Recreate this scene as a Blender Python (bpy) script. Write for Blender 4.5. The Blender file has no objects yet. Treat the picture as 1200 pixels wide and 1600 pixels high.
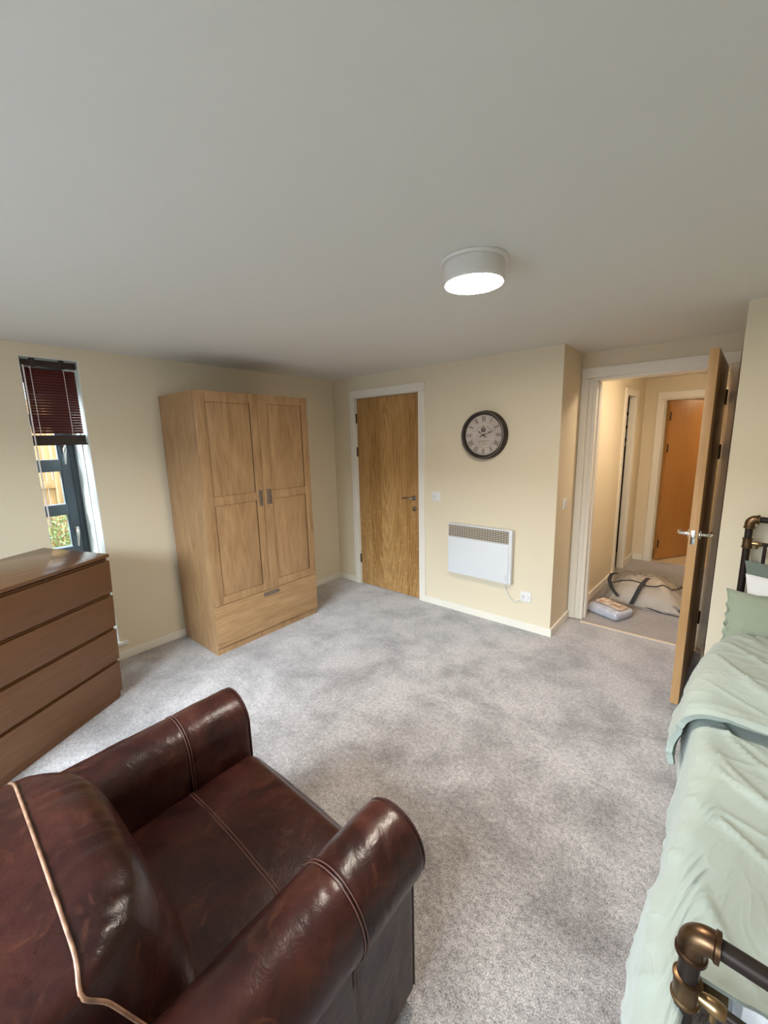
import bpy, bmesh, math, random
from math import sin, cos, pi, radians
from mathutils import Vector, Matrix, noise

S = bpy.context.scene
COL = S.collection
random.seed(7)

# ------------------------------------------------------------------ camera
F_PX = 631.79
cam_d = bpy.data.cameras.new('camera')
cam_d.sensor_fit = 'VERTICAL'
cam_d.sensor_height = 24.0
cam_d.lens = F_PX / 1600.0 * 24.0
cam_d.clip_start = 0.02
cam = bpy.data.objects.new('camera', cam_d)
COL.objects.link(cam)
R_ = ((0.7661372, 0.6422583, -0.0231942), (-0.0973470, 0.1516456, 0.9836296), (0.6352616, -0.7513374, 0.1787032))
M_ = Matrix((R_[0], R_[1], R_[2])).transposed().to_4x4()
M_.translation = Vector((3.3975676, -3.1840783, 1.6155005))
cam.matrix_world = M_
S.camera = cam

# ------------------------------------------------------------------ light and exposure
S.view_settings.view_transform = 'Standard'
S.view_settings.look = 'None'
S.view_settings.gamma = 1.0
S.view_settings.use_curve_mapping = False
S.view_settings.exposure = 0.0
SKY = 2.5
REAR_W = 2350.0
LAMP_E = 305.0
HALL_E = 150.0
FAR_W = 9.0

world = bpy.data.worlds.new('sky')
S.world = world
world.use_nodes = True
wn = world.node_tree
bg = wn.nodes['Background']
tc = wn.nodes.new('ShaderNodeTexCoord')
sp = wn.nodes.new('ShaderNodeSeparateXYZ')
rp = wn.nodes.new('ShaderNodeValToRGB')
wn.links.new(tc.outputs['Generated'], sp.inputs[0])
wn.links.new(sp.outputs['Z'], rp.inputs[0])
rp.color_ramp.elements[0].position = 0.0
rp.color_ramp.elements[0].color = (0.92, 0.95, 1.0, 1)
rp.color_ramp.elements[1].position = 0.7
rp.color_ramp.elements[1].color = (0.62, 0.78, 1.0, 1)
wn.links.new(rp.outputs[0], bg.inputs[0])
bg.inputs[1].default_value = SKY


def area(name, loc, direction, sx, sy, power, color):
    d = bpy.data.lights.new(name, 'AREA')
    d.shape = 'RECTANGLE'
    d.size, d.size_y = sx, sy
    d.energy = power
    d.color = color
    o = bpy.data.objects.new(name, d)
    COL.objects.link(o)
    o.location = loc
    o.rotation_euler = Vector(direction).to_track_quat('-Z', 'Z').to_euler()
    return o


# daylight arriving through the two real windows (the wide one behind the viewer, the slot in the left wall)
area('daylight_rear_sky', (2.1, -8.3, 3.7), (0, 4.0, -2.3), 7.5, 2.6, REAR_W, (0.79, 0.91, 1.0))
prt = area('sky_portal_rear_window', (2.1, -4.46, 1.15), (0, 1, 0), 2.4, 1.8, 1.0, (1, 1, 1))
prt.data.cycles.is_portal = True
pt = area('sky_portal_side_window', (-0.44, -2.49, 1.15), (1, 0, 0), 0.26, 2.0, 1.0, (1, 1, 1))
pt.data.cycles.is_portal = True

SIDE_W = 1900.0
area('daylight_side_sky', (-2.4, -4.4, 3.3), (2.0, 1.9, -2.2), 2.0, 2.2, SIDE_W, (0.86, 0.93, 1.0))
# ------------------------------------------------------------------ dimensions
H = 2.2526
X1 = 2.4367      # outer corner of the jutting wall
D = 0.4887       # wall with the open doorway
XR, YR = 3.4105, -0.3347
YB = -4.30
XE = 5.05


# ------------------------------------------------------------------ materials
def lin(r, g, b):
    f = lambda c: (c / 255.0 / 12.92) if c <= 10 else ((c / 255.0 + 0.055) / 1.055) ** 2.4
    return (f(r), f(g), f(b), 1.0)


def mat(name, col, rough=0.6, metal=0.0, spec=0.5, coat=0.0, bump=None, var=None, emit=None, trans=0.0, alpha=1.0, sheen=0.0):
    m = bpy.data.materials.new(name)
    m.use_nodes = True
    nt = m.node_tree
    p = nt.nodes['Principled BSDF']
    p.inputs['Base Color'].default_value = col
    p.inputs['Roughness'].default_value = rough
    p.inputs['Metallic'].default_value = metal
    p.inputs['Specular IOR Level'].default_value = spec
    p.inputs['Coat Weight'].default_value = coat
    p.inputs['Transmission Weight'].default_value = trans
    p.inputs['Alpha'].default_value = alpha
    p.inputs['Sheen Weight'].default_value = sheen
    if emit:
        p.inputs['Emission Color'].default_value = emit[0]
        p.inputs['Emission Strength'].default_value = emit[1]
    t = nt.nodes.new('ShaderNodeTexCoord')
    if var:
        sc, amt = var[0], var[1]
        n = nt.nodes.new('ShaderNodeTexNoise')
        n.inputs['Scale'].default_value = sc
        n.inputs['Detail'].default_value = 5
        nt.links.new(t.outputs['Object'], n.inputs['Vector'])
        mx = nt.nodes.new('ShaderNodeMix')
        mx.data_type = 'RGBA'
        c2 = var[2] if len(var) > 2 else tuple(c * (1 - amt) for c in col[:3]) + (1,)
        mx.inputs['A'].default_value = col
        mx.inputs['B'].default_value = c2
        mr = nt.nodes.new('ShaderNodeMapRange')
        mr.inputs['From Min'].default_value = 0.38
        mr.inputs['From Max'].default_value = 0.62
        nt.links.new(n.outputs['Fac'], mr.inputs['Value'])
        nt.links.new(mr.outputs[0], mx.inputs['Factor'])
        nt.links.new(mx.outputs['Result'], p.inputs['Base Color'])
    if bump:
        n = nt.nodes.new('ShaderNodeTexNoise')
        n.inputs['Scale'].default_value = bump[0]
        n.inputs['Detail'].default_value = 4
        nt.links.new(t.outputs['Object'], n.inputs['Vector'])
        b = nt.nodes.new('ShaderNodeBump')
        b.inputs['Strength'].default_value = bump[1]
        b.inputs['Distance'].default_value = bump[2] if len(bump) > 2 else 0.002
        nt.links.new(n.outputs['Fac'], b.inputs['Height'])
        nt.links.new(b.outputs[0], p.inputs['Normal'])
    return m


def wood(name, dark, light, axis='Z', fine=1.0, rough=0.42, figure=False, offset=(0, 0, 0), contrast=1.0):
    """long-grain wood running along one object axis"""
    m = bpy.data.materials.new(name)
    m.use_nodes = True
    nt = m.node_tree
    p = nt.nodes['Principled BSDF']
    p.inputs['Roughness'].default_value = rough
    p.inputs['Specular IOR Level'].default_value = 0.4
    t = nt.nodes.new('ShaderNodeTexCoord')

    def noise_at(scale3, sc, detail, dist=0.0):
        mp = nt.nodes.new('ShaderNodeMapping')
        mp.inputs['Scale'].default_value = scale3
        mp.inputs['Location'].default_value = offset
        nt.links.new(t.outputs['Object'], mp.inputs['Vector'])
        n = nt.nodes.new('ShaderNodeTexNoise')
        n.inputs['Scale'].default_value = sc
        n.inputs['Detail'].default_value = detail
        n.inputs['Distortion'].default_value = dist
        nt.links.new(mp.outputs[0], n.inputs['Vector'])
        return n
    k = {'X': 0, 'Y': 1, 'Z': 2}[axis]
    s1 = [1.0, 1.0, 1.0]
    s1[k] = 0.045
    s2 = [1.0, 1.0, 1.0]
    s2[k] = 0.16
    fine_n = noise_at(s1, 150 * fine, 6, 0.2)
    broad = noise_at(s2, 13 * fine, 3, 1.2)
    add = nt.nodes.new('ShaderNodeMath')
    add.operation = 'MULTIPLY_ADD'
    add.inputs[1].default_value = 0.55
    nt.links.new(fine_n.outputs['Fac'], add.inputs[0])
    sc2 = nt.nodes.new('ShaderNodeMath')
    sc2.operation = 'MULTIPLY'
    sc2.inputs[1].default_value = 0.45
    nt.links.new(broad.outputs['Fac'], sc2.inputs[0])
    nt.links.new(sc2.outputs[0], add.inputs[2])
    last = add
    if figure:
        # crown-cut figure and small bright flecks repeating over narrow veneer leaves
        w = nt.nodes.new('ShaderNodeTexWave')
        w.wave_type = 'RINGS'
        w.rings_direction = 'SPHERICAL'
        mp = nt.nodes.new('ShaderNodeMapping')
        mp.inputs['Scale'].default_value = (1.0, 1.0, 0.14)
        mp.inputs['Location'].default_value = (-0.38, 0, -0.19)
        nt.links.new(t.outputs['Object'], mp.inputs['Vector'])
        nt.links.new(mp.outputs[0], w.inputs['Vector'])
        w.inputs['Scale'].default_value = 12
        w.inputs['Distortion'].default_value = 6
        w.inputs['Detail'].default_value = 3
        w.inputs['Detail Scale'].default_value = 2.0
        ma = nt.nodes.new('ShaderNodeMath')
        ma.operation = 'MULTIPLY_ADD'
        ma.inputs[1].default_value = 0.17
        nt.links.new(w.outputs['Fac'], ma.inputs[0])
        nt.links.new(last.outputs[0], ma.inputs[2])
        last = ma
        sx_ = nt.nodes.new('ShaderNodeSeparateXYZ')
        nt.links.new(t.outputs['Object'], sx_.inputs[0])
        mp2 = nt.nodes.new('ShaderNodeCombineXYZ')
        nt.links.new(sx_.outputs['X'], mp2.inputs['X'])
        zs_ = nt.nodes.new('ShaderNodeMath')
        zs_.operation = 'MULTIPLY'
        zs_.inputs[1].default_value = 1.7
        nt.links.new(sx_.outputs['Z'], zs_.inputs[0])
        nt.links.new(zs_.outputs[0], mp2.inputs['Y'])
        v = nt.nodes.new('ShaderNodeTexVoronoi')
        v.voronoi_dimensions = '2D'
        v.inputs['Scale'].default_value = 7.5
        v.inputs['Randomness'].default_value = 0.9
        nt.links.new(mp2.outputs[0], v.inputs['Vector'])
        vr = nt.nodes.new('ShaderNodeMapRange')
        vr.inputs['From Min'].default_value = 0.0
        vr.inputs['From Max'].default_value = 0.22
        vr.inputs['To Min'].default_value = 0.17
        vr.inputs['To Max'].default_value = 0.0
        nt.links.new(v.outputs['Distance'], vr.inputs['Value'])
        # flecks lie in the lower half of the leaf
        sz = nt.nodes.new('ShaderNodeSeparateXYZ')
        nt.links.new(t.outputs['Object'], sz.inputs[0])
        zr = nt.nodes.new('ShaderNodeMapRange')
        zr.inputs['From Min'].default_value = 1.05
        zr.inputs['From Max'].default_value = 0.80
        nt.links.new(sz.outputs['Z'], zr.inputs['Value'])
        mu = nt.nodes.new('ShaderNodeMath')
        mu.operation = 'MULTIPLY'
        nt.links.new(vr.outputs[0], mu.inputs[0])
        nt.links.new(zr.outputs[0], mu.inputs[1])
        ad = nt.nodes.new('ShaderNodeMath')
        ad.operation = 'ADD'
        nt.links.new(last.outputs[0], ad.inputs[0])
        nt.links.new(mu.outputs[0], ad.inputs[1])
        last = ad
        # veneer leaves
        br = nt.nodes.new('ShaderNodeMath')
        br.operation = 'MULTIPLY'
        br.inputs[1].default_value = 1 / 0.16
        nt.links.new(sz.outputs['X'], br.inputs[0])
        fl = nt.nodes.new('ShaderNodeMath')
        fl.operation = 'FLOOR'
        nt.links.new(br.outputs[0], fl.inputs[0])
        wnz = nt.nodes.new('ShaderNodeTexWhiteNoise')
        wnz.noise_dimensions = '1D'
        nt.links.new(fl.outputs[0], wnz.inputs['W'])
        ml = nt.nodes.new('ShaderNodeMath')
        ml.operation = 'MULTIPLY_ADD'
        ml.inputs[1].default_value = 0.15
        nt.links.new(wnz.outputs['Value'], ml.inputs[0])
        nt.links.new(last.outputs[0], ml.inputs[2])
        last = ml
    r = nt.nodes.new('ShaderNodeValToRGB')
    c = 0.16 / contrast
    mid = 0.5 if not figure else 0.66
    r.color_ramp.elements[0].position = mid - c
    r.color_ramp.elements[1].position = mid + c
    r.color_ramp.elements[0].color = dark
    r.color_ramp.elements[1].color = light
    nt.links.new(last.outputs[0], r.inputs[0])
    nt.links.new(r.outputs[0], p.inputs['Base Color'])
    b = nt.nodes.new('ShaderNodeBump')
    b.inputs['Strength'].default_value = 0.12
    b.inputs['Distance'].default_value = 0.001
    nt.links.new(fine_n.outputs['Fac'], b.inputs['Height'])
    nt.links.new(b.outputs[0], p.inputs['Normal'])
    return m


def carpet(name, a, b, c, patch=2.3):
    m = bpy.data.materials.new(name)
    m.use_nodes = True
    nt = m.node_tree
    p = nt.nodes['Principled BSDF']
    p.inputs['Roughness'].default_value = 0.95
    p.inputs['Specular IOR Level'].default_value = 0.1
    p.inputs['Sheen Weight'].default_value = 0.9
    p.inputs['Sheen Roughness'].default_value = 0.45
    t = nt.nodes.new('ShaderNodeTexCoord')

    def nz(sc, det, rough=0.55, dist=0.0, s3=(1, 1, 1)):
        mp = nt.nodes.new('ShaderNodeMapping')
        mp.inputs['Scale'].default_value = s3
        nt.links.new(t.outputs['Object'], mp.inputs['Vector'])
        n = nt.nodes.new('ShaderNodeTexNoise')
        n.inputs['Scale'].default_value = sc
        n.inputs['Detail'].default_value = det
        n.inputs['Roughness'].default_value = rough
        n.inputs['Distortion'].default_value = dist
        nt.links.new(mp.outputs[0], n.inputs['Vector'])
        return n
    big = nz(patch, 9, 0.68, 0.25)
    speck = nz(210, 2, 0.6)
    clump = nz(55, 3, 0.6)
    r = nt.nodes.new('ShaderNodeValToRGB')
    r.color_ramp.elements[0].position = 0.36
    r.color_ramp.elements[0].color = a
    r.color_ramp.elements[1].position = 0.60
    r.color_ramp.elements[1].color = b
    nt.links.new(big.outputs['Fac'], r.inputs[0])
    mx = nt.nodes.new('ShaderNodeMix')
    mx.data_type = 'RGBA'
    mx.blend_type = 'MULTIPLY'
    mx.inputs['Factor'].default_value = 1.0
    nt.links.new(r.outputs[0], mx.inputs['A'])
    r2 = nt.nodes.new('ShaderNodeValToRGB')
    r2.color_ramp.elements[0].position = 0.34
    r2.color_ramp.elements[0].color = c
    r2.color_ramp.elements[1].position = 0.66
    r2.color_ramp.elements[1].color = (1.5, 1.5, 1.5, 1)
    ad = nt.nodes.new('ShaderNodeMath')
    ad.operation = 'MULTIPLY_ADD'
    ad.inputs[1].default_value = 0.35
    nt.links.new(clump.outputs['Fac'], ad.inputs[0])
    s = nt.nodes.new('ShaderNodeMath')
    s.operation = 'MULTIPLY'
    s.inputs[1].default_value = 0.65
    nt.links.new(speck.outputs['Fac'], s.inputs[0])
    nt.links.new(s.outputs[0], ad.inputs[2])
    nt.links.new(ad.outputs[0], r2.inputs[0])
    nt.links.new(r2.outputs[0], mx.inputs['B'])
    nt.links.new(mx.outputs['Result'], p.inputs['Base Color'])
    bp = nt.nodes.new('ShaderNodeBump')
    bp.inputs['Strength'].default_value = 0.6
    bp.inputs['Distance'].default_value = 0.006
    nt.links.new(ad.outputs[0], bp.inputs['Height'])
    nt.links.new(bp.outputs[0], p.inputs['Normal'])
    return m


def leather(name):
    m = bpy.data.materials.new(name)
    m.use_nodes = True
    nt = m.node_tree
    p = nt.nodes['Principled BSDF']
    p.inputs['Specular IOR Level'].default_value = 0.36
    t = nt.nodes.new('ShaderNodeTexCoord')

    def nz(sc, det, rough=0.55, dist=0.0):
        n = nt.nodes.new('ShaderNodeTexNoise')
        n.inputs['Scale'].default_value = sc
        n.inputs['Detail'].default_value = det
        n.inputs['Roughness'].default_value = rough
        n.inputs['Distortion'].default_value = dist
        nt.links.new(t.outputs['Object'], n.inputs['Vector'])
        return n
    n1 = nz(5.5, 8, 0.65, 0.6)
    r = nt.nodes.new('ShaderNodeValToRGB')
    e = r.color_ramp.elements
    e[0].position = 0.36
    e[0].color = (0.016, 0.0050, 0.0042, 1)
    e[1].position = 0.66
    e[1].color = (0.055, 0.0165, 0.0112, 1)
    e2 = r.color_ramp.elements.new(0.52)
    e2.color = (0.035, 0.0095, 0.0074, 1)
    nt.links.new(n1.outputs['Fac'], r.inputs[0])
    # rubbed patches where the finish has worn
    n2 = nz(16, 8, 0.7, 1.2)
    rr = nt.nodes.new('ShaderNodeMapRange')
    rr.inputs['From Min'].default_value = 0.56
    rr.inputs['From Max'].default_value = 0.74
    rr.inputs['To Max'].default_value = 0.5
    nt.links.new(n2.outputs['Fac'], rr.inputs['Value'])
    mx = nt.nodes.new('ShaderNodeMix')
    mx.data_type = 'RGBA'
    mx.inputs['B'].default_value = (0.13, 0.045, 0.022, 1)
    nt.links.new(rr.outputs[0], mx.inputs['Factor'])
    nt.links.new(r.outputs[0], mx.inputs['A'])
    nt.links.new(mx.outputs['Result'], p.inputs['Base Color'])
    rg = nt.nodes.new('ShaderNodeMapRange')
    rg.inputs['To Min'].default_value = 0.22
    rg.inputs['To Max'].default_value = 0.38
    nt.links.new(n2.outputs['Fac'], rg.inputs['Value'])
    nt.links.new(rg.outputs[0], p.inputs['Roughness'])
    n3 = nz(420, 2)
    n4 = nz(26, 6, 0.6, 0.7)
    b1 = nt.nodes.new('ShaderNodeBump')
    b1.inputs['Strength'].default_value = 0.12
    b1.inputs['Distance'].default_value = 0.001
    nt.links.new(n3.outputs['Fac'], b1.inputs['Height'])
    b2 = nt.nodes.new('ShaderNodeBump')
    b2.inputs['Strength'].default_value = 0.40
    b2.inputs['Distance'].default_value = 0.005
    nt.links.new(n4.outputs['Fac'], b2.inputs['Height'])
    nt.links.new(b1.outputs[0], b2.inputs['Normal'])
    nt.links.new(b2.outputs[0], p.inputs['Normal'])
    return m


def fabric(name, col, col2, crease=0.5):
    m = bpy.data.materials.new(name)
    m.use_nodes = True
    nt = m.node_tree
    p = nt.nodes['Principled BSDF']
    p.inputs['Roughness'].default_value = 0.85
    p.inputs['Specular IOR Level'].default_value = 0.2
    p.inputs['Sheen Weight'].default_value = 0.2
    t = nt.nodes.new('ShaderNodeTexCoord')
    n = nt.nodes.new('ShaderNodeTexNoise')
    n.inputs['Scale'].default_value = 4
    n.inputs['Detail'].default_value = 5
    nt.links.new(t.outputs['Object'], n.inputs['Vector'])
    mx = nt.nodes.new('ShaderNodeMix')
    mx.data_type = 'RGBA'
    mx.inputs['A'].default_value = col
    mx.inputs['B'].default_value = col2
    nt.links.new(n.outputs['Fac'], mx.inputs['Factor'])
    nt.links.new(mx.outputs['Result'], p.inputs['Base Color'])
    # soft creases: thin ridges where a distorted noise crosses its middle value
    mp = nt.nodes.new('ShaderNodeMapping')
    mp.inputs['Rotation'].default_value = (0, 0, radians(35))
    mp.inputs['Scale'].default_value = (1.0, 0.45, 1.0)
    nt.links.new(t.outputs['Object'], mp.inputs['Vector'])
    w = nt.nodes.new('ShaderNodeTexNoise')
    w.inputs['Scale'].default_value = 7
    w.inputs['Detail'].default_value = 3
    w.inputs['Distortion'].default_value = 1.6
    nt.links.new(mp.outputs[0], w.inputs['Vector'])
    s = nt.nodes.new('ShaderNodeMath')
    s.operation = 'SUBTRACT'
    s.inputs[1].default_value = 0.5
    nt.links.new(w.outputs['Fac'], s.inputs[0])
    a = nt.nodes.new('ShaderNodeMath')
    a.operation = 'ABSOLUTE'
    nt.links.new(s.outputs[0], a.inputs[0])
    r = nt.nodes.new('ShaderNodeMapRange')
    r.interpolation_type = 'SMOOTHSTEP'
    r.inputs['From Min'].default_value = 0.0
    r.inputs['From Max'].default_value = 0.05
    r.inputs['To Min'].default_value = 1.0
    r.inputs['To Max'].default_value = 0.0
    nt.links.new(a.outputs[0], r.inputs['Value'])
    b = nt.nodes.new('ShaderNodeBump')
    b.inputs['Strength'].default_value = crease
    b.inputs['Distance'].default_value = 0.012
    nt.links.new(r.outputs[0], b.inputs['Height'])
    b.inputs['Distance'].default_value = 0.004
    n5 = nt.nodes.new('ShaderNodeTexNoise')
    n5.inputs['Scale'].default_value = 600
    nt.links.new(t.outputs['Object'], n5.inputs['Vector'])
    b2 = nt.nodes.new('ShaderNodeBump')
    b2.inputs['Strength'].default_value = 0.2
    b2.inputs['Distance'].default_value = 0.001
    nt.links.new(n5.outputs['Fac'], b2.inputs['Height'])
    nt.links.new(b.outputs[0], b2.inputs['Normal'])
    nt.links.new(b2.outputs[0], p.inputs['Normal'])
    return m


M = {}
M['wall'] = mat('cream_paint', (0.76, 0.675, 0.51, 1), 0.75, spec=0.25, bump=(260, 0.08, 0.001))
M['ceiling'] = mat('ceiling_paint', (0.78, 0.775, 0.735, 1), 0.85, spec=0.15, bump=(180, 0.08, 0.001))
M['gloss'] = mat('white_gloss_paint', (0.83, 0.79, 0.70, 1), 0.35, spec=0.4)
M['reveal'] = mat('reveal_paint', (0.84, 0.85, 0.84, 1), 0.5, spec=0.3)
M['carpet'] = carpet('grey_carpet', (0.250, 0.225, 0.220, 1), (0.475, 0.44, 0.435, 1), (0.30, 0.30, 0.30, 1), 2.9)
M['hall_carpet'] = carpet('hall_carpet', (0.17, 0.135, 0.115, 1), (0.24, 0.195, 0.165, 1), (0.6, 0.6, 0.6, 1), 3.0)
M['lino'] = mat('beige_lino', (0.62, 0.50, 0.33, 1), 0.45, var=(30, 0.08))
M['oak'] = wood('wardrobe_oak', (0.30, 0.165, 0.072, 1), (0.50, 0.31, 0.155, 1), 'Z')
M['oak_h'] = wood('wardrobe_oak_drawer', (0.32, 0.18, 0.078, 1), (0.50, 0.31, 0.155, 1), 'Y')
M['oak_edge'] = mat('oak_edge_band', (0.55, 0.36, 0.19, 1), 0.45, var=(20, 0.15))
M['chest'] = wood('chest_veneer', (0.125, 0.053, 0.019, 1), (0.18, 0.083, 0.033, 1), 'Y', 0.8, 0.38, contrast=0.8)
M['chest_top'] = wood('chest_top_veneer', (0.13, 0.058, 0.023, 1), (0.19, 0.09, 0.038, 1), 'Y', 0.8, 0.17, contrast=0.8)
M['gap'] = mat('dark_gap', (0.03, 0.014, 0.007, 1), 0.7)
M['door'] = wood('ash_door_veneer', (0.28, 0.135, 0.036, 1), (0.56, 0.335, 0.13, 1), 'Z', 0.8, 0.38, figure=True, contrast=0.75)
M['door_plain'] = wood('open_door_veneer', (0.25, 0.125, 0.043, 1), (0.37, 0.20, 0.08, 1), 'Z', 0.8, 0.36, contrast=0.7)
M['door_lip'] = wood('door_lipping', (0.42, 0.235, 0.095, 1), (0.52, 0.31, 0.14, 1), 'Z', 0.7, 0.42)
M['far_door'] = wood('far_door_veneer', (0.42, 0.19, 0.052, 1), (0.54, 0.26, 0.08, 1), 'Z', 0.7, 0.4, contrast=0.7)
M['chrome'] = mat('polished_chrome', (0.78, 0.77, 0.75, 1), 0.14, metal=1.0)
M['steel'] = mat('brushed_steel', (0.42, 0.38, 0.34, 1), 0.36, metal=1.0)
M['cup'] = mat('pewter_pull', (0.30, 0.25, 0.21, 1), 0.42, metal=0.85)
M['hinge'] = mat('dark_hinge', (0.06, 0.045, 0.035, 1), 0.4, metal=0.8)
M['plastic'] = mat('white_plastic', (0.80, 0.80, 0.80, 1), 0.35)
M['plastic_g'] = mat('pale_grey_plastic', (0.62, 0.62, 0.66, 1), 0.4)
M['heater'] = mat('heater_enamel', (0.73, 0.76, 0.79, 1), 0.4)
M['louvre'] = mat('heater_dark', (0.10, 0.07, 0.045, 1), 0.6)
M['louvre_bar'] = mat('heater_bar', (0.60, 0.55, 0.46, 1), 0.4)
M['anthracite'] = mat('anthracite_frame', (0.085, 0.115, 0.14, 1), 0.35)
M['glass'] = mat('window_glass', (1, 1, 1, 1), 0.0, trans=1.0)
M['blind'] = mat('mahogany_slat', (0.125, 0.026, 0.022, 1), 0.30)
M['blind_dark'] = mat('mahogany_rail', (0.018, 0.006, 0.005, 1), 0.4)
M['cord'] = mat('white_cord', (0.85, 0.80, 0.80, 1), 0.7)
M['leather'] = leather('oxblood_leather')
M['piping'] = mat('tan_piping', (0.34, 0.19, 0.12, 1), 0.3, var=(30, 0.5))
M['piping_d'] = mat('dark_piping', (0.035, 0.012, 0.010, 1), 0.3)
M['seam'] = mat('seam_thread', (0.10, 0.04, 0.03, 1), 0.4)
M['duvet'] = fabric('sage_cotton', (0.38, 0.41, 0.355, 1), (0.35, 0.41, 0.375, 1), 0.2)
M['pillow'] = fabric('sage_pillow_cotton', (0.26, 0.30, 0.225, 1), (0.29, 0.325, 0.25, 1), 0.25)
M['pillow_d'] = fabric('dark_sage_cotton', (0.14, 0.17, 0.145, 1), (0.17, 0.20, 0.17, 1), 0.25)
M['white_cotton'] = fabric('white_cotton', (0.74, 0.72, 0.70, 1), (0.66, 0.66, 0.68, 1), 0.2)
M['iron'] = mat('black_bronze_pipe', (0.032, 0.023, 0.019, 1), 0.42, metal=0.6, bump=(300, 0.1, 0.0005))
M['brass'] = mat('aged_brass_fitting', (0.20, 0.125, 0.065, 1), 0.36, metal=0.95, var=(9, 0.6, (0.085, 0.045, 0.025, 1)), bump=(120, 0.15, 0.001))
M['brass_b'] = mat('bright_brass', (0.45, 0.30, 0.15, 1), 0.3, metal=0.95, var=(30, 0.5))
M['clock_rim'] = mat('clock_rim', (0.055, 0.042, 0.036, 1), 0.45, metal=0.3, var=(14, 0.4))
M['clock_lip'] = mat('clock_bright_lip', (0.23, 0.20, 0.18, 1), 0.3, metal=0.6)
M['dial'] = mat('antique_dial', (0.56, 0.50, 0.44, 1), 0.6, var=(9, 0.2, (0.47, 0.40, 0.36, 1)))
M['ink'] = mat('dial_ink', (0.10, 0.075, 0.06, 1), 0.7)
M['ink_pale'] = mat('dial_faded_ink', (0.22, 0.18, 0.15, 1), 0.7)
M['hand'] = mat('clock_hand', (0.012, 0.01, 0.009, 1), 0.4)
M['bulb'] = mat('lit_diffuser', (1, 1, 1, 1), 0.5, emit=((1.0, 0.90, 0.76, 1), LAMP_E))
M['hall_bulb'] = mat('lit_hall_diffuser', (1, 1, 1, 1), 0.5, emit=((1.0, 0.80, 0.60, 1), HALL_E))
M['lamp_body'] = mat('lamp_opal_body', (0.78, 0.76, 0.72, 1), 0.35)
M['pvc'] = bpy.data.materials.new('clear_pvc')
M['black_web'] = mat('black_webbing', (0.012, 0.012, 0.014, 1), 0.7)
M['threshold'] = mat('pale_threshold', (0.72, 0.62, 0.48, 1), 0.35, metal=0.3)
M['fence'] = wood('fence_larch', (0.20, 0.115, 0.05, 1), (0.32, 0.20, 0.10, 1), 'Z', 0.5, 0.8)
M['leaf'] = mat('shrub_leaf', (0.07, 0.125, 0.035, 1), 0.5, var=(9, 0.3, (0.15, 0.19, 0.06, 1)))
M['grass'] = mat('garden_grass', (0.12, 0.22, 0.05, 1), 0.9, var=(6, 0.4))
M['brick'] = mat('garden_stone', (0.30, 0.30, 0.31, 1), 0.9, var=(8, 0.3))
M['dark_cab'] = mat('dark_lacquer', (0.010, 0.006, 0.008, 1), 0.4)
M['pale_box'] = mat('pale_card', (0.55, 0.55, 0.53, 1), 0.7)
M['paper'] = mat('printed_card', (0.80, 0.72, 0.66, 1), 0.4, var=(26, 0.4, (0.42, 0.25, 0.15, 1)))
M['packet'] = mat('packed_blue_cotton', (0.70, 0.75, 0.88, 1), 0.5, var=(18, 0.2))

# thin window glass: light passes straight through, with a faint reflection
def clear_sheet(m, tint, gloss, rough):
    nt_ = m.node_tree
    nt_.nodes.clear()
    out = nt_.nodes.new('ShaderNodeOutputMaterial')
    t_ = nt_.nodes.new('ShaderNodeBsdfTransparent')
    t_.inputs[0].default_value = tint
    g_ = nt_.nodes.new('ShaderNodeBsdfGlossy')
    g_.inputs['Roughness'].default_value = rough
    mx_ = nt_.nodes.new('ShaderNodeMixShader')
    mx_.inputs[0].default_value = gloss
    nt_.links.new(t_.outputs[0], mx_.inputs[1])
    nt_.links.new(g_.outputs[0], mx_.inputs[2])
    nt_.links.new(mx_.outputs[0], out.inputs[0])


clear_sheet(M['glass'], (0.95, 0.98, 0.97, 1), 0.06, 0.0)
M['wrap'] = mat('clear_wrap_film', (1, 1, 1, 1), 0.1)
clear_sheet(M['wrap'], (0.97, 0.97, 0.98, 1), 0.16, 0.12)

# clear PVC: thin film, mostly see-through with glossy glints
nt = M['pvc'].node_tree if M['pvc'].use_nodes else None
M['pvc'].use_nodes = True
nt = M['pvc'].node_tree
nt.nodes.clear()
o_ = nt.nodes.new('ShaderNodeOutputMaterial')
tr = nt.nodes.new('ShaderNodeBsdfTransparent')
tr.inputs[0].default_value = (0.93, 0.91, 0.88, 1)
gl = nt.nodes.new('ShaderNodeBsdfGlossy')
gl.inputs['Roughness'].default_value = 0.12
df = nt.nodes.new('ShaderNodeBsdfDiffuse')
df.inputs[0].default_value = (0.86, 0.82, 0.76, 1)
m1 = nt.nodes.new('ShaderNodeMixShader')
m1.inputs[0].default_value = 0.22
m2 = nt.nodes.new('ShaderNodeMixShader')
fr = nt.nodes.new('ShaderNodeFresnel')
fr.inputs[0].default_value = 1.6
tcx = nt.nodes.new('ShaderNodeTexCoord')
nn = nt.nodes.new('ShaderNodeTexNoise')
nn.inputs['Scale'].default_value = 22
nn.inputs['Detail'].default_value = 5
nn.inputs['Distortion'].default_value = 2.0
bp = nt.nodes.new('ShaderNodeBump')
bp.inputs['Strength'].default_value = 0.9
bp.inputs['Distance'].default_value = 0.02
nt.links.new(tcx.outputs['Object'], nn.inputs['Vector'])
nt.links.new(nn.outputs['Fac'], bp.inputs['Height'])
for nd in (gl, fr):
    nt.links.new(bp.outputs[0], nd.inputs['Normal'])
nt.links.new(tr.outputs[0], m1.inputs[1])
nt.links.new(df.outputs[0], m1.inputs[2])
nt.links.new(fr.outputs[0], m2.inputs[0])
nt.links.new(m1.outputs[0], m2.inputs[1])
nt.links.new(gl.outputs[0], m2.inputs[2])
nt.links.new(m2.outputs[0], o_.inputs[0])


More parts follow.
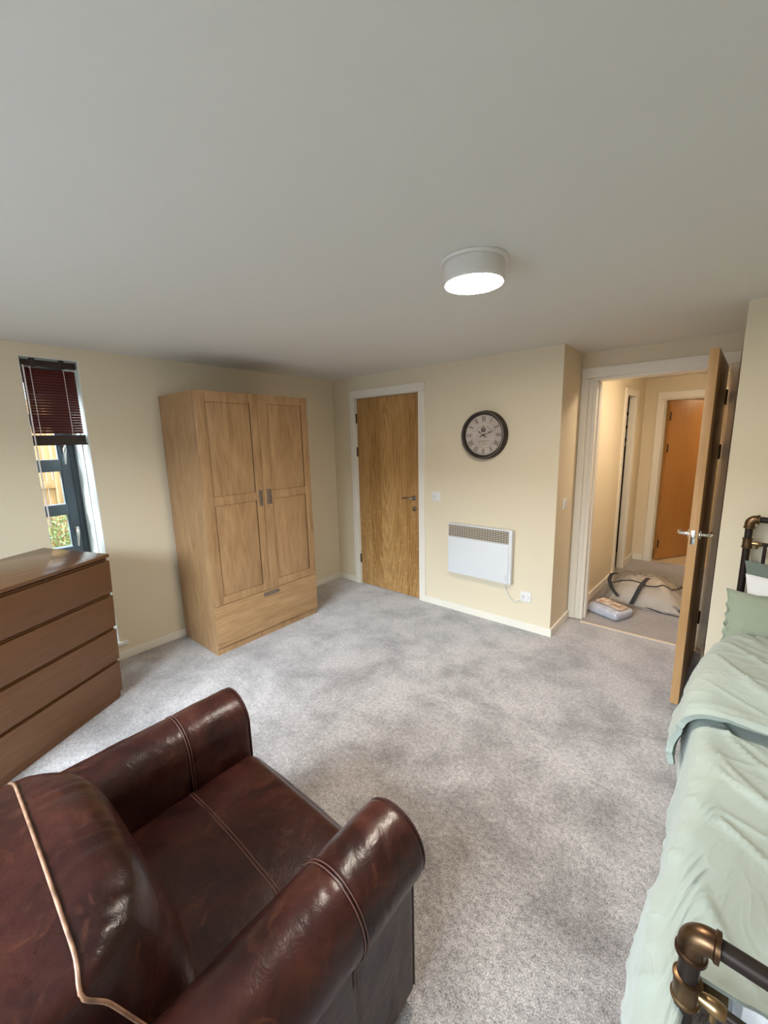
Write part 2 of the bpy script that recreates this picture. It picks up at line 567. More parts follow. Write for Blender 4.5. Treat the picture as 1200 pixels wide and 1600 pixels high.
# ------------------------------------------------------------------ mesh helpers
def merge(dst, src, matrix=None):
    if matrix is not None:
        src.transform(matrix)
    me = bpy.data.meshes.new('tmp')
    src.to_mesh(me)
    src.free()
    dst.from_mesh(me)
    bpy.data.meshes.remove(me)


def box(bm, x0, x1, y0, y1, z0, z1, bev=0.0, seg=2, matrix=None):
    b = bmesh.new()
    vs = [b.verts.new((x, y, z)) for z in (z0, z1) for y in (y0, y1) for x in (x0, x1)]
    for f in ((0, 2, 3, 1), (4, 5, 7, 6), (0, 1, 5, 4), (2, 6, 7, 3), (0, 4, 6, 2), (1, 3, 7, 5)):
        b.faces.new([vs[i] for i in f])
    if bev > 0:
        bmesh.ops.bevel(b, geom=b.edges[:], offset=bev, segments=seg, affect='EDGES', profile=0.6)
    merge(bm, b, matrix)


def prism(bm, pts, z0, z1):
    lo = [bm.verts.new((x, y, z0)) for x, y in pts]
    hi = [bm.verts.new((x, y, z1)) for x, y in pts]
    n = len(pts)
    bm.faces.new(lo[::-1])
    bm.faces.new(hi)
    for i in range(n):
        bm.faces.new((lo[i], lo[(i + 1) % n], hi[(i + 1) % n], hi[i]))


def frame_for(d):
    d = d.normalized()
    a = Vector((0, 0, 1)) if abs(d.z) < 0.9 else Vector((1, 0, 0))
    u = d.cross(a).normalized()
    return u, u.cross(d).normalized()


def tube(bm, pts, r, seg=16, cap=True):
    """tube along a polyline; r a number or one radius per point"""
    pts = [Vector(p) for p in pts]
    n = len(pts)
    rs = r if isinstance(r, (list, tuple)) else [r] * n
    rings = []
    u = None
    for i, p in enumerate(pts):
        if i == 0:
            d = pts[1] - pts[0]
        elif i == n - 1:
            d = pts[-1] - pts[-2]
        else:
            d = (pts[i + 1] - p).normalized() + (p - pts[i - 1]).normalized()
        d = d.normalized() if d.length > 1e-9 else Vector((0, 0, 1))
        if u is None:
            u, v = frame_for(d)
        else:
            u = (u - d * u.dot(d)).normalized()
            v = d.cross(u)
        v = d.cross(u)
        rings.append([bm.verts.new(p + (u * cos(2 * pi * k / seg) + v * sin(2 * pi * k / seg)) * rs[i]) for k in range(seg)])
    for a, b in zip(rings, rings[1:]):
        for k in range(seg):
            bm.faces.new((a[k], a[(k + 1) % seg], b[(k + 1) % seg], b[k]))
    if cap:
        bm.faces.new(rings[0][::-1])
        bm.faces.new(rings[-1])


def lathe(bm, prof, origin, axis='Z', seg=48):
    """prof: (radius, height) pairs, closed at the ends when the radius is 0"""
    o = Vector(origin)
    A = {'X': (Vector((0, 1, 0)), Vector((0, 0, 1)), Vector((1, 0, 0))),
         'Y': (Vector((1, 0, 0)), Vector((0, 0, 1)), Vector((0, 1, 0))),
         'Z': (Vector((1, 0, 0)), Vector((0, 1, 0)), Vector((0, 0, 1)))}[axis]
    rings = []
    for r, h in prof:
        if r < 1e-6:
            rings.append([bm.verts.new(o + A[2] * h)])
        else:
            rings.append([bm.verts.new(o + A[2] * h + (A[0] * cos(2 * pi * k / seg) + A[1] * sin(2 * pi * k / seg)) * r) for k in range(seg)])
    for a, b in zip(rings, rings[1:]):
        for k in range(seg):
            k2 = (k + 1) % seg
            if len(a) == 1 and len(b) == 1:
                continue
            if len(a) == 1:
                bm.faces.new((a[0], b[k], b[k2]))
            elif len(b) == 1:
                bm.faces.new((a[k], b[0], a[k2]))
            else:
                bm.faces.new((a[k], a[k2], b[k2], b[k]))


def grid(bm, f, nu, nv, close=None):
    """open sheet f(u,v)->point"""
    vs = [[bm.verts.new(f(i / nu, j / nv)) for i in range(nu + 1)] for j in range(nv + 1)]
    for j in range(nv):
        for i in range(nu):
            bm.faces.new((vs[j][i], vs[j][i + 1], vs[j + 1][i + 1], vs[j + 1][i]))
    return vs


def slab(bm, f, nu, nv, th):
    """sheet with thickness th(float) below f"""
    b = bmesh.new()
    grid(b, f, nu, nv)
    b.normal_update()
    top = b.verts[:]
    nrm = [v.normal.copy() for v in top]
    geo = bmesh.ops.duplicate(b, geom=b.verts[:] + b.edges[:] + b.faces[:])
    m = {k: v for k, v in geo['vert_map'].items()}
    new = [e for e in geo['geom'] if isinstance(e, bmesh.types.BMVert)]
    newf = [e for e in geo['geom'] if isinstance(e, bmesh.types.BMFace)]
    b.verts.index_update()
    W = nu + 1
    for v, n in zip(new, nrm):
        v.co -= n * th
    bmesh.ops.reverse_faces(b, faces=newf)
    b.verts.ensure_lookup_table()
    T, Bn = top, new
    ring = [j * W for j in range(0)]
    border = [i for i in range(W)] + [j * W + nu for j in range(1, nv + 1)] + [nv * W + i for i in range(nu - 1, -1, -1)] + [j * W for j in range(nv - 1, 0, -1)]
    for a, c in zip(border, border[1:] + border[:1]):
        try:
            b.faces.new((T[a], Bn[a], Bn[c], T[c]))
        except ValueError:
            pass
    merge(bm, b)


def rbox(bm, c, h, r, n=14, crown=(0, 0, 0), disp=None, matrix=None):
    """soft box: centre c, half sizes h, corner radius r, crowned faces"""
    b = bmesh.new()
    bmesh.ops.create_cube(b, size=2.0)
    bmesh.ops.subdivide_edges(b, edges=b.edges[:], cuts=n, use_grid_fill=True)
    c, h = Vector(c), Vector(h)
    for v in b.verts:
        q = v.co.copy()
        for i in range(3):      # crowd the grid towards the corners
            q[i] = math.copysign(abs(q[i]) ** 0.72, q[i])
        p = Vector((q.x * h.x, q.y * h.y, q.z * h.z))
        inner = Vector([max(-(h[i] - r), min(h[i] - r, p[i])) for i in range(3)])
        d = p - inner
        if d.length > 1e-9:
            d = d.normalized() * r
        w = inner + d
        cr = Vector((crown[0] * q.x * (1 - q.y ** 2) * (1 - q.z ** 2), crown[1] * q.y * (1 - q.x ** 2) * (1 - q.z ** 2), crown[2] * q.z * (1 - q.x ** 2) * (1 - q.y ** 2)))
        v.co = w + cr
    if disp:
        b.normal_update()
        for v in b.verts:
            v.co += v.normal * disp(v.co + c)
    for v in b.verts:
        v.co += c
    merge(bm, b, matrix)


def link(name, bm, material, parent=None, local=False, sharp=38):
    bmesh.ops.remove_doubles(bm, verts=bm.verts[:], dist=1e-6)
    bmesh.ops.recalc_face_normals(bm, faces=bm.faces[:])
    if parent is not None and not local:
        bm.transform(parent_world(parent).inverted())
    lim = radians(sharp)
    for f in bm.faces:
        f.smooth = True
    for e in bm.edges:
        if len(e.link_faces) == 2 and e.calc_face_angle(0) > lim:
            e.smooth = False
    me = bpy.data.meshes.new(name)
    bm.to_mesh(me)
    bm.free()
    me.materials.append(material)
    o = bpy.data.objects.new(name, me)
    COL.objects.link(o)
    if parent is not None:
        o.parent = parent
    return o


def parent_world(o):
    m = Matrix.LocRotScale(o.location, o.rotation_euler, o.scale)
    return (parent_world(o.parent) @ m) if o.parent else m


def thing(name, label, cat, loc=(0, 0, 0), rot=(0, 0, 0), group=None):
    o = bpy.data.objects.new(name, None)
    o.empty_display_size = 0.1
    COL.objects.link(o)
    o.location = loc
    o.rotation_euler = rot
    o['label'] = label
    o['category'] = cat
    if group:
        o['group'] = group
    return o


def tag(o, label, cat, group=None):
    o['label'] = label
    o['category'] = cat
    if group:
        o['group'] = group
    return o


def struct(name, bm, material, sharp=38):
    o = link(name, bm, material, None, sharp=sharp)
    for p in o.data.polygons:
        p.use_smooth = False
    o['kind'] = 'structure'
    return o


def structure_root(name, loc=(0, 0, 0)):
    o = bpy.data.objects.new(name, None)
    COL.objects.link(o)
    o.location = loc
    o['kind'] = 'structure'
    return o


# ================================================================== THE ROOM
T = 0.12
WT = 0.44          # outer wall thickness
WY0, WY1, WZ0, WZ1 = -2.619, -2.314, 0.131, 2.1728
b = bmesh.new()
box(b, -WT, XE + 0.2, YB - 0.2, D - 0.05, -0.12, 0.0)
struct('floor', b, M['carpet'])
b = bmesh.new()
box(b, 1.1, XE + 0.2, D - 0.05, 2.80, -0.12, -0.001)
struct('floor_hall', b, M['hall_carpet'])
b = bmesh.new()
box(b, 1.1, XE + 0.2, 2.80, 5.2, -0.12, -0.002)
struct('floor_far_room', b, M['lino'])
b = bmesh.new()
box(b, -WT, XE + 0.2, YB - 0.2, 5.2, H, H + 0.12)
struct('ceiling', b, M['ceiling'])

b = bmesh.new()
box(b, -WT, 0, YB - 0.2, WY0, 0, H)
box(b, -WT, 0, WY1, 0.12, 0, H)
box(b, -WT, 0, WY0, WY1, 0, WZ0)
box(b, -WT, 0, WY0, WY1, WZ1, H)
struct('wall_left', b, M['wall'])

DX0, DX1, DZ = 0.350, 1.150, 2.030   # closed door opening
b = bmesh.new()
box(b, 0, DX0 - 0.012, 0, T, 0, H)
box(b, DX1 + 0.012, X1 - 0.10, 0, T, 0, H)
box(b, DX0 - 0.012, DX1 + 0.012, 0, T, DZ + 0.012, H)
box(b, DX0 - 0.012, DX1 + 0.012, 0.075, T, 0, DZ + 0.012)
# the jutting corner's return face
box(b, X1 - 0.10, X1, 0, D + T, 0, H)
struct('wall_back', b, M['wall'])

OX0, OX1, OZ = 2.556, 3.362, 2.032   # open doorway
b = bmesh.new()
box(b, X1, OX0 - 0.03, D, D + T, 0, H)
box(b, OX1 + 0.03, XE, D, D + T, 0, H)
box(b, OX0 - 0.03, OX1 + 0.03, D, D + T, OZ + 0.03, H)
struct('wall_doorway', b, M['wall'])
b = bmesh.new()
box(b, XR, XE, YR, D, 0, H)
struct('wall_bedhead', b, M['wall'])
b = bmesh.new()
box(b, XE, XE + 0.2, YB - 0.2, YR, 0, H)
struct('wall_right', b, M['wall'])
RX0, RX1, RZ0, RZ1 = 0.90, 3.30, 0.30, 2.02
b = bmesh.new()
box(b, 0, RX0, YB - 0.2, YB, 0, H)
box(b, RX1, XE, YB - 0.2, YB, 0, H)
box(b, RX0, RX1, YB - 0.2, YB, 0, RZ0)
box(b, RX0, RX1, YB - 0.2, YB, RZ1, H)
struct('wall_rear', b, M['wall'])

# rear window, behind the viewer
w = structure_root('window_2', (2.1, YB - 0.1, RZ0))
b = bmesh.new()
for x0, x1, z0, z1 in ((RX0, RX0 + .06, RZ0, RZ1), (RX1 - .06, RX1, RZ0, RZ1), (RX0, RX1, RZ0, RZ0 + .06), (RX0, RX1, RZ1 - .06, RZ1), (2.07, 2.13, RZ0, RZ1)):
    box(b, x0, x1, YB - 0.13, YB - 0.07, z0, z1, 0.004)
link('window_frame', b, M['anthracite'], w)

# hall side walls (the left one runs very slightly off square)
hx = lambda y: 2.482 + 0.0458 * (y - 0.847)
HY0, HY1 = 1.86, 2.27
HZ = 2.01
YF = 2.765
b = bmesh.new()
for y0, y1, z0, z1 in ((D + T, HY0, 0, H), (HY1, YF + 0.01, 0, H), (HY0, HY1, HZ, H)):
    prism(b, [(hx(y0) - 0.05, y0), (hx(y0), y0), (hx(y1), y1), (hx(y1) - 0.05, y1)], z0, z1)
struct('wall_hall_left', b, M['wall'])
FX0, FX1, FZ = 2.785, 3.56, 2.005
b = bmesh.new()
box(b, hx(YF) - 0.1, FX0, YF, YF + 0.1, 0, H)
box(b, FX1, XE, YF, YF + 0.1, 0, H)
box(b, FX0, FX1, YF, YF + 0.1, FZ, H)
struct('wall_hall_far', b, M['wall'])
b = bmesh.new()
box(b, 3.80, 3.90, D + T, YF, 0, H)
struct('wall_hall_right', b, M['wall'])
b = bmesh.new()
box(b, 1.1, XE, 4.9, 5.0, 0, H)
box(b, 2.52, 2.60, YF + 0.1, 4.9, 0, H)
box(b, 4.3, 4.4, YF + 0.1, 4.9, 0, H)
struct('wall_far_rooms', b, M['wall'])
b = bmesh.new()
box(b, 1.1, 1.2, D + T, 4.9, 0, H)
struct('wall_side_room', b, M['wall'])

# skirtings
SH = 0.066


def skirting(name, segs):
    bb = bmesh.new()
    for (x0, x1, y0, y1) in segs:
        box(bb, x0, x1, y0, y1, 0, SH, 0.004)
    return struct(name, bb, M['gloss'])


skirting('baseboard_left', [(0, 0.015, YB, 0.0)])
skirting('baseboard_back', [(0.015, 0.279, -0.015, 0), (1.226, X1 + 0.015, -0.015, 0)])
skirting('baseboard_return', [(X1, X1 + 0.015, 0.0, D - 0.018)])
skirting('baseboard_bedhead', [(XR, XE, YR - 0.015, YR), (XR - 0.015, XR, YR, D - 0.02)])
skirting('baseboard_rear', [(0.015, XE - 0.015, YB, YB + 0.015)])
skirting('baseboard_right', [(XE - 0.015, XE, YB + 0.015, YR - 0.015)])
b = bmesh.new()
for y0, y1 in ((D + T, HY0 - 0.07), (HY1 + 0.07, YF)):
    prism(b, [(hx(y0), y0), (hx(y0) + 0.015, y0), (hx(y1) + 0.015, y1), (hx(y1), y1)], 0, 0.075)
box(b, hx(YF) + 0.015, 2.695, YF - 0.015, YF, 0, 0.075, 0.003)
struct('baseboard_hall', b, M['gloss'])


def casing(name, x0, x1, ztop, y, wdt, ow, outer_x1=None, th=0.018, lining=None):
    """architrave round an opening on a wall facing -y"""
    bb = bmesh.new()
    ox1 = x1 + ow if outer_x1 is None else outer_x1
    box(bb, x0 - wdt, x0, y - th, y, 0, ztop, 0.004)
    box(bb, x1, ox1, y - th, y, 0, ztop, 0.004)
    box(bb, x0 - wdt, ox1, y - th - 0.0005, y, ztop, ztop + wdt + 0.006, 0.004)
    if lining:
        y0, y1, t = lining
        box(bb, x0, x0 + t, y0, y1, 0, ztop, 0.002)
        box(bb, x1 - t, x1, y0, y1, 0, ztop, 0.002)
        box(bb, x0 + t, x1 - t, y0, y1, ztop - t, ztop, 0.002)
    return struct(name, bb, M['gloss'])


casing('trim_1', DX0 - 0.010, DX1 + 0.010, DZ + 0.010, 0.0, 0.070, 0.070, lining=(0.0, 0.07, 0.008))
b = bmesh.new()
yy = D
box(b, X1 + 0.001, 2.495, yy - 0.018, yy, 0, 2.052, 0.004)
box(b, 2.495, 2.530, yy - 0.010, yy, 0, 2.045, 0.003)
box(b, OX1 + 0.01, XR - 0.001, yy - 0.018, yy, 0, 2.052, 0.004)
box(b, X1 + 0.001, XR - 0.001, yy - 0.0185, yy, 2.052, 2.130, 0.004)
box(b, 2.526, OX0, yy - 0.004, yy + T + 0.01, 0, OZ, 0.003)
box(b, 2.556, OX0 + 0.014, yy + 0.045, yy + T, 0, OZ - 0.014, 0.002)
box(b, OX1, OX1 + 0.030, yy - 0.004, yy + T + 0.01, 0, OZ, 0.003)
box(b, 2.526, OX1 + 0.03, yy - 0.004, yy + T + 0.01, OZ, OZ + 0.024, 0.003)
box(b, X1 + 0.005, 2.53, yy + T, yy + T + 0.015, 0, 2.10, 0.003)
struct('trim_2', b, M['gloss'])
b = bmesh.new()
box(b, OX0 + 0.001, OX1 - 0.001, D - 0.066, D - 0.038, 0, 0.006, 0.002)
struct('trim_3', b, M['threshold'])
# casing of the side-room opening in the hall's left wall
b = bmesh.new()


def hpr(y0, y1, dx0, dx1, z0, z1):
    prism(b, [(hx(y0) + dx0, y0), (hx(y0) + dx1, y0), (hx(y1) + dx1, y1), (hx(y1) + dx0, y1)], z0, z1)


hpr(HY0 - 0.07, HY0, 0, 0.016, 0, HZ + 0.07)
hpr(HY1, HY1 + 0.085, 0, 0.016, 0, HZ + 0.07)
hpr(HY0, HY1, 0, 0.016, HZ, HZ + 0.07)
hpr(HY0, HY0 + 0.012, -0.05, 0, 0, HZ)
hpr(HY1 - 0.012, HY1, -0.052, 0, 0, HZ)
struct('trim_4', b, M['gloss'])
casing('trim_5', FX0 - 0.005, FX1, FZ - 0.008, YF, 0.078, 0.078, lining=(YF, YF + 0.10, 0.012))


# ================================================================== LEFT WINDOW
win = structure_root('window_1', (-0.36, -2.466, WZ0))
FXp = -0.36


def wbar(bb, y0, y1, z0, z1, x0=-0.42, x1=-0.36, bev=0.004):
    box(bb, x0, x1, y0, y1, z0, z1, bev)


b = bmesh.new()
wbar(b, WY0 - 0.0, -2.600, WZ0, WZ1)
wbar(b, -2.360, -2.314, WZ0, WZ1)
wbar(b, -2.600, -2.360, WZ0, WZ0 + 0.05)
wbar(b, -2.600, -2.360, WZ1 - 0.05, WZ1)
link('window_frame', b, M['anthracite'], win)
b = bmesh.new()
sash_y0, sash_y1 = -2.598, -2.363
wbar(b, sash_y0, -2.585, WZ0 + .052, WZ1 - .052, -0.43, -0.352)
wbar(b, -2.420, sash_y1, WZ0 + .052, WZ1 - .052, -0.43, -0.352)
for z0, z1 in ((WZ0 + .052, 0.255), (0.475, 0.56), (0.785, 0.862), (1.108, 1.188), (1.432, 1.520), (1.76, 1.84), (2.06, WZ1 - .052)):
    wbar(b, -2.585, -2.420, z0, z1, -0.43, -0.354)
# glazing beads
for z0, z1 in ((0.255, 0.475), (0.56, 0.785), (0.862, 1.108), (1.188, 1.432), (1.520, 1.76), (1.84, 2.06)):
    wbar(b, -2.430, -2.420, z0, z1, -0.40, -0.362, 0.002)
link('sash', b, M['anthracite'], win)
b = bmesh.new()
box(b, -0.395, -0.391, -2.585, -2.425, 0.255, 2.06)
link('pane', b, M['glass'], win)
for hz in (1.575, 0.955):
    b = bmesh.new()
    box(b, -0.352, -0.340, -2.402, -2.376, hz - 0.01, hz + 0.055, 0.004)
    tube(b, [(-0.345, -2.388, hz + 0.03), (-0.315, -2.388, hz + 0.03), (-0.308, -2.392, hz + 0.015), (-0.312, -2.396, hz - 0.03), (-0.318, -2.400, hz - 0.09)], [0.009, 0.009, 0.010, 0.0085, 0.006], 12)
    link('window_handle', b, M['chrome'], win)
# reveal linings: boxed casing close to the frame and plaster beyond
b = bmesh.new()
box(b, -0.352, -0.156, WY1 - 0.010, WY1, WZ0, WZ1, 0.002)
box(b, -0.150, -0.001, WY1 - 0.004, WY1, WZ0, WZ1, 0.001)
box(b, -0.352, -0.001, WY0, WY0 + 0.004, WZ0, WZ1, 0.001)
box(b, -0.352, -0.001, WY0, WY1, WZ1 - 0.004, WZ1, 0.001)
struct('trim_6', b, M['reveal'])
b = bmesh.new()
box(b, -0.355, 0.032, WY0 - 0.04, WY1 + 0.05, WZ0 - 0.012, WZ0 + 0.012, 0.004)
struct('trim_7', b, M['reveal'])

# venetian blind
bl = thing('venetian_blind', 'dark mahogany venetian blind half lowered in the narrow left window', 'blind', (-0.03, -2.47, 1.63))
BY0, BY1 = -2.611, -2.333
b = bmesh.new()
box(b, -0.060, -0.012, BY0, BY1 + 0.006, 2.118, 2.158, 0.003)
link('head_rail', b, M['blind_dark'], bl)
for y in (-2.55, -2.40):
    b = bmesh.new()
    box(b, -0.048, -0.010, y - 0.012, y + 0.012, 2.112, WZ1 - 0.004, 0.002)
    link('bracket', b, M['blind_dark'], bl)
ns = 23
for i in range(ns):
    z = 1.708 + i * (2.098 - 1.708) / (ns - 1)
    b = bmesh.new()
    ang = radians(40 + 10 * (i / ns))
    c, s = cos(ang), sin(ang)
    hw = 0.0125

    def fsl(u, v, z=z, c=c, s=s):
        q = (u - 0.5) * 2
        camber = 0.0022 * (1 - q * q)
        return Vector((-0.034 + q * hw * c + camber * s * 0.5, BY0 + 0.004 + v * (BY1 - BY0 - 0.004), z - q * hw * s + camber * c))
    slab(b, fsl, 4, 1, 0.0022)
    link('slat', b, M['blind'], bl)
b = bmesh.new()
for k in range(7):
    box(b, -0.050, -0.018, BY0, BY1 + 0.008, 1.633 + k * 0.0078, 1.6405 + k * 0.0078, 0.001)
box(b, -0.052, -0.016, BY0, BY1 + 0.012, 1.622, 1.633, 0.003)
link('bottom_stack', b, M['blind_dark'], bl)
for y in (-2.565, -2.395):
    b = bmesh.new()
    for dx in (-0.0155, 0.0135):
        tube(b, [(-0.034 + dx, y, 2.12), (-0.034 + dx, y, 1.625)], 0.0016, 6)
    link('ladder_cord', b, M['cord'], bl)
b = bmesh.new()
tube(b, [(-0.010, -2.600, 2.12), (-0.008, -2.602, 1.55), (-0.008, -2.601, 1.09)], 0.0042, 8)
link('tilt_wand', b, M['cord'], bl)

# ================================================================== CLOSED DOOR
d1 = structure_root('door_1', (DX0, 0.02, 0))
b = bmesh.new()
box(b, DX0 + 0.002, DX1 - 0.002, 0.010, 0.054, 0.006, DZ - 0.002, 0.002)
leaf = link('door_leaf', b, M['door'], d1)
b = bmesh.new()
HX = 1.092
lathe(b, [(0.0, -0.002), (0.026, -0.002), (0.027, 0.004), (0.024, 0.009), (0, 0.010)], (HX, 0.008, 1.033), 'Y', 32)
tube(b, [(HX, 0.006, 1.033), (HX, -0.036, 1.033), (HX - 0.012, -0.048, 1.034), (HX - 0.05, -0.050, 1.038), (HX - 0.09, -0.048, 1.037), (HX - 0.118, -0.046, 1.028)], [0.010, 0.009, 0.009, 0.008, 0.007, 0.005], 14)
link('handle', b, M['steel'], d1)
b = bmesh.new()
lathe(b, [(0.0075, 0.0), (0.0075, -0.004), (0.024, -0.003), (0.026, 0.002), (0.026, 0.01)], (1.095, 0.004, 0.929), 'Y', 32)
link('keyhole_plate', b, M['steel'], d1)
for z in (1.831, 1.481, 0.296):
    b = bmesh.new()
    tube(b, [(DX0 - 0.002, 0.003, z - 0.05), (DX0 - 0.002, 0.003, z + 0.05)], 0.0065, 10)
    box(b, DX0 - 0.010, DX0 + 0.004, 0.004, 0.010, z - 0.05, z + 0.05)
    link('hinge', b, M['hinge'], d1)

# ================================================================== OPEN DOOR
ang2 = math.atan2(0.84, -0.036)      # leaf direction from hinge towards the room
hinge = Vector((3.334, 0.432, 0.0))
tip = Vector((3.300, -0.422, 0.0))
dv = (tip - hinge)
rotz = math.atan2(dv.y, dv.x)
d2 = structure_root('door_2', hinge)
d2.rotation_euler = (0, 0, rotz)
LEN = dv.length
# local frame: +x from hinge to leading edge, +y towards the wall behind (world +x)
b = bmesh.new()
box(b, 0.0, LEN - 0.007, -0.0205, 0.0205, 0.012, 2.032, 0.001)
leaf2 = link('door_leaf', b, M['door_plain'], d2, local=True)
b = bmesh.new()
box(b, LEN - 0.007, LEN, -0.0205, 0.0205, 0.012, 2.032, 0.001)
lp = link('edge_lipping', b, M['door_lip'], d2, local=True)
lp['label'] = 'pale timber edge of the door'
for s in (1, -1):
    b = bmesh.new()
    hz = 1.045
    hxl = LEN - 0.055
    lathe(b, [(0.0, 0.0), (0.026, 0.0), (0.026, 0.006), (0.022, 0.010), (0.0, 0.010)], (hxl, 0, hz), 'Y', 28)
    if s == -1:
        bmesh.ops.rotate(b, verts=b.verts[:], cent=(hxl, 0, hz), matrix=Matrix.Rotation(pi, 3, 'Z'))
    bmesh.ops.translate(b, verts=b.verts[:], vec=(0, s * 0.0205, 0))
    tube(b, [(hxl, s * 0.028, hz), (hxl, s * 0.062, hz), (hxl - 0.012, s * 0.072, hz), (hxl - 0.055, s * 0.073, hz + 0.002), (hxl - 0.105, s * 0.071, hz - 0.004)], [0.0105, 0.0095, 0.0095, 0.009, 0.007], 14)
    link('handle', b, M['chrome'], d2, local=True)
b = bmesh.new()
box(b, LEN, LEN + 0.0015, -0.011, 0.011, 0.995, 1.075, 0.0006)
box(b, LEN, LEN + 0.009, -0.006, 0.006, 1.030, 1.046, 0.002)
link('latch_plate', b, M['chrome'], d2, local=True)
for z in (1.835, 1.473, 0.263):
    b = bmesh.new()
    tube(b, [(-0.006, 0.023, z - 0.05), (-0.006, 0.023, z + 0.05)], 0.007, 10)
    box(b, -0.030, 0.0, 0.016, 0.020, z - 0.05, z + 0.05)
    link('hinge', b, M['hinge'], d2, local=True)

# far door, opened into the room beyond
d3 = structure_root('door_3', (2.802, 2.880, 0.0))
d3.rotation_euler = (0, 0, math.atan2(0.514, 0.309))
b = bmesh.new()
box(b, 0.0, 0.76, -0.04, 0.0, 0.010, 1.992, 0.001)
link('door_leaf', b, M['far_door'], d3, local=True)
for z in (1.80, 1.42, 0.22):
    b = bmesh.new()
    tube(b, [(-0.004, -0.044, z - 0.05), (-0.004, -0.044, z + 0.05)], 0.007, 10)
    box(b, -0.006, 0.014, -0.0425, -0.040, z - 0.05, z + 0.05)
    link('hinge', b, M['hinge'], d3, local=True)

# ================================================================== WARDROBE
WY_0, WY_1, WZH, WDP = -1.835, -0.8505, 1.9738, 0.577
wd = thing('wardrobe', 'tall oak wardrobe with two panelled doors and one bottom drawer against the left wall', 'wardrobe', (0.3, -1.343, 0))
b = bmesh.new()
t = 0.018
fx = WDP - 0.020
box(b, 0.018, fx, WY_0, WY_0 + t, 0, WZH, 0.001)
box(b, 0.018, fx, WY_1 - t, WY_1, 0, WZH, 0.001)
box(b, 0.018, fx, WY_0 + t, WY_1 - t, WZH - t, WZH, 0.001)
box(b, 0.018, fx, WY_0 + t, WY_1 - t, 0.06, 0.06 + t, 0.001)
box(b, 0.018, 0.026, WY_0 + t, WY_1 - t, 0.06, WZH - t)
box(b, fx - 0.018, fx - 0.002, WY_0 + t, WY_1 - t, 0.0, 0.060, 0.001)
link('carcass', b, M['oak'], wd)


def pull_cup(parent, y0, y1, z0, z1, x):
    bb = bmesh.new()
    # flush pull: rim with a sunk cup
    box(bb, x - 0.001, x + 0.004, y0, y0 + 0.005, z0, z1, 0.001)
    box(bb, x - 0.001, x + 0.004, y1 - 0.005, y1, z0, z1, 0.001)
    box(bb, x - 0.001, x + 0.004, y0 + 0.005, y1 - 0.005, z0, z0 + 0.005, 0.001)
    box(bb, x - 0.001, x + 0.004, y0 + 0.005, y1 - 0.005, z1 - 0.005, z1, 0.001)
    box(bb, x - 0.0005, x + 0.0008, y0 + 0.004, y1 - 0.004, z0 + 0.004, z1 - 0.004)
    if (z1 - z0) > (y1 - y0):
        box(bb, x, x + 0.007, y0 + 0.003, y0 + 0.012, z0 + 0.004, z1 - 0.004, 0.002)
    else:
        box(bb, x, x + 0.007, y0 + 0.004, y1 - 0.004, z1 - 0.012, z1 - 0.003, 0.002)
    return link('handle', bb, M['cup'], parent)


def panel_door(y0, y1, rails, handle):
    """frame-and-panel door, rails: z ranges of the two sunk panels"""
    p0, p1 = rails['y']
    bb = bmesh.new()
    z0, z1 = 0.398, WZH
    xf, xb = WDP, WDP - 0.019
    box(bb, xb, xf, y0, p0, z0, z1, 0.0015)
    box(bb, xb, xf, p1, y1, z0, z1, 0.0015)
    (a0, a1), (b0, b1) = rails['z']
    box(bb, xb, xf, p0, p1, z0, a0, 0.0015)
    box(bb, xb, xf, p0, p1, a1, b0, 0.0015)
    box(bb, xb, xf, p0, p1, b1, z1, 0.0015)
    door = link('door', bb, M['oak'], wd)
    bb = bmesh.new()
    g = 0.004
    for (q0, q1) in rails['z']:
        box(bb, xb + 0.002, xf - 0.0085, p0 - 0.004, p1 + 0.004, q0 - 0.004, q1 + 0.004)
        box(bb, xb + 0.002, xf - 0.0045, p0 + g, p1 - g, q0 + g, q1 - g, 0.002)
    link('panel', bb, M['oak'], door)
    pull_cup(door, *handle, xf)
    return door


panel_door(-1.8345, -1.3435, {'y': (-1.755, -1.408), 'z': ((0.460, 1.155), (1.222, 1.900))}, (-1.383, -1.355, 1.107, 1.235))
panel_door(-1.3405, -0.851, {'y': (-1.255, -0.918), 'z': ((0.466, 1.150), (1.218, 1.905))}, (-1.312, -1.270, 1.112, 1.236))
b = bmesh.new()
box(b, WDP - 0.019, WDP, -1.8345, -0.851, 0.064, 0.394, 0.0015)
drw = link('drawer', b, M['oak_h'], wd)
pull_cup(drw, -1.412, -1.262, 0.350, 0.380, WDP)

# ================================================================== CHEST OF DRAWERS
cyaw, ctilt, CD, CH, CW = -0.509, 0.052, 0.477, 0.966, 0.80
wv = Vector((sin(cyaw), cos(cyaw), 0))
bk = Vector((-cos(cyaw), sin(cyaw), 0))
upv = Vector((0, 0, 1)) * cos(ctilt) - bk * sin(ctilt)
bt = bk * cos(ctilt) + Vector((0, 0, 1)) * sin(ctilt)
# local: x = out of the front, y = along the width towards the window corner, z = up
cm = Matrix((-bt, wv, upv)).transposed().to_4x4()
cm.translation = Vector((0.532, -2.474, 0.0))
ch = thing('chest_of_drawers', 'warm brown four-drawer chest standing askew below the narrow window', 'chest of drawers', cm.translation, cm.to_euler())


def cobj(name, bb, mt, par=None):
    return link(name, bb, mt, par or ch, local=True)


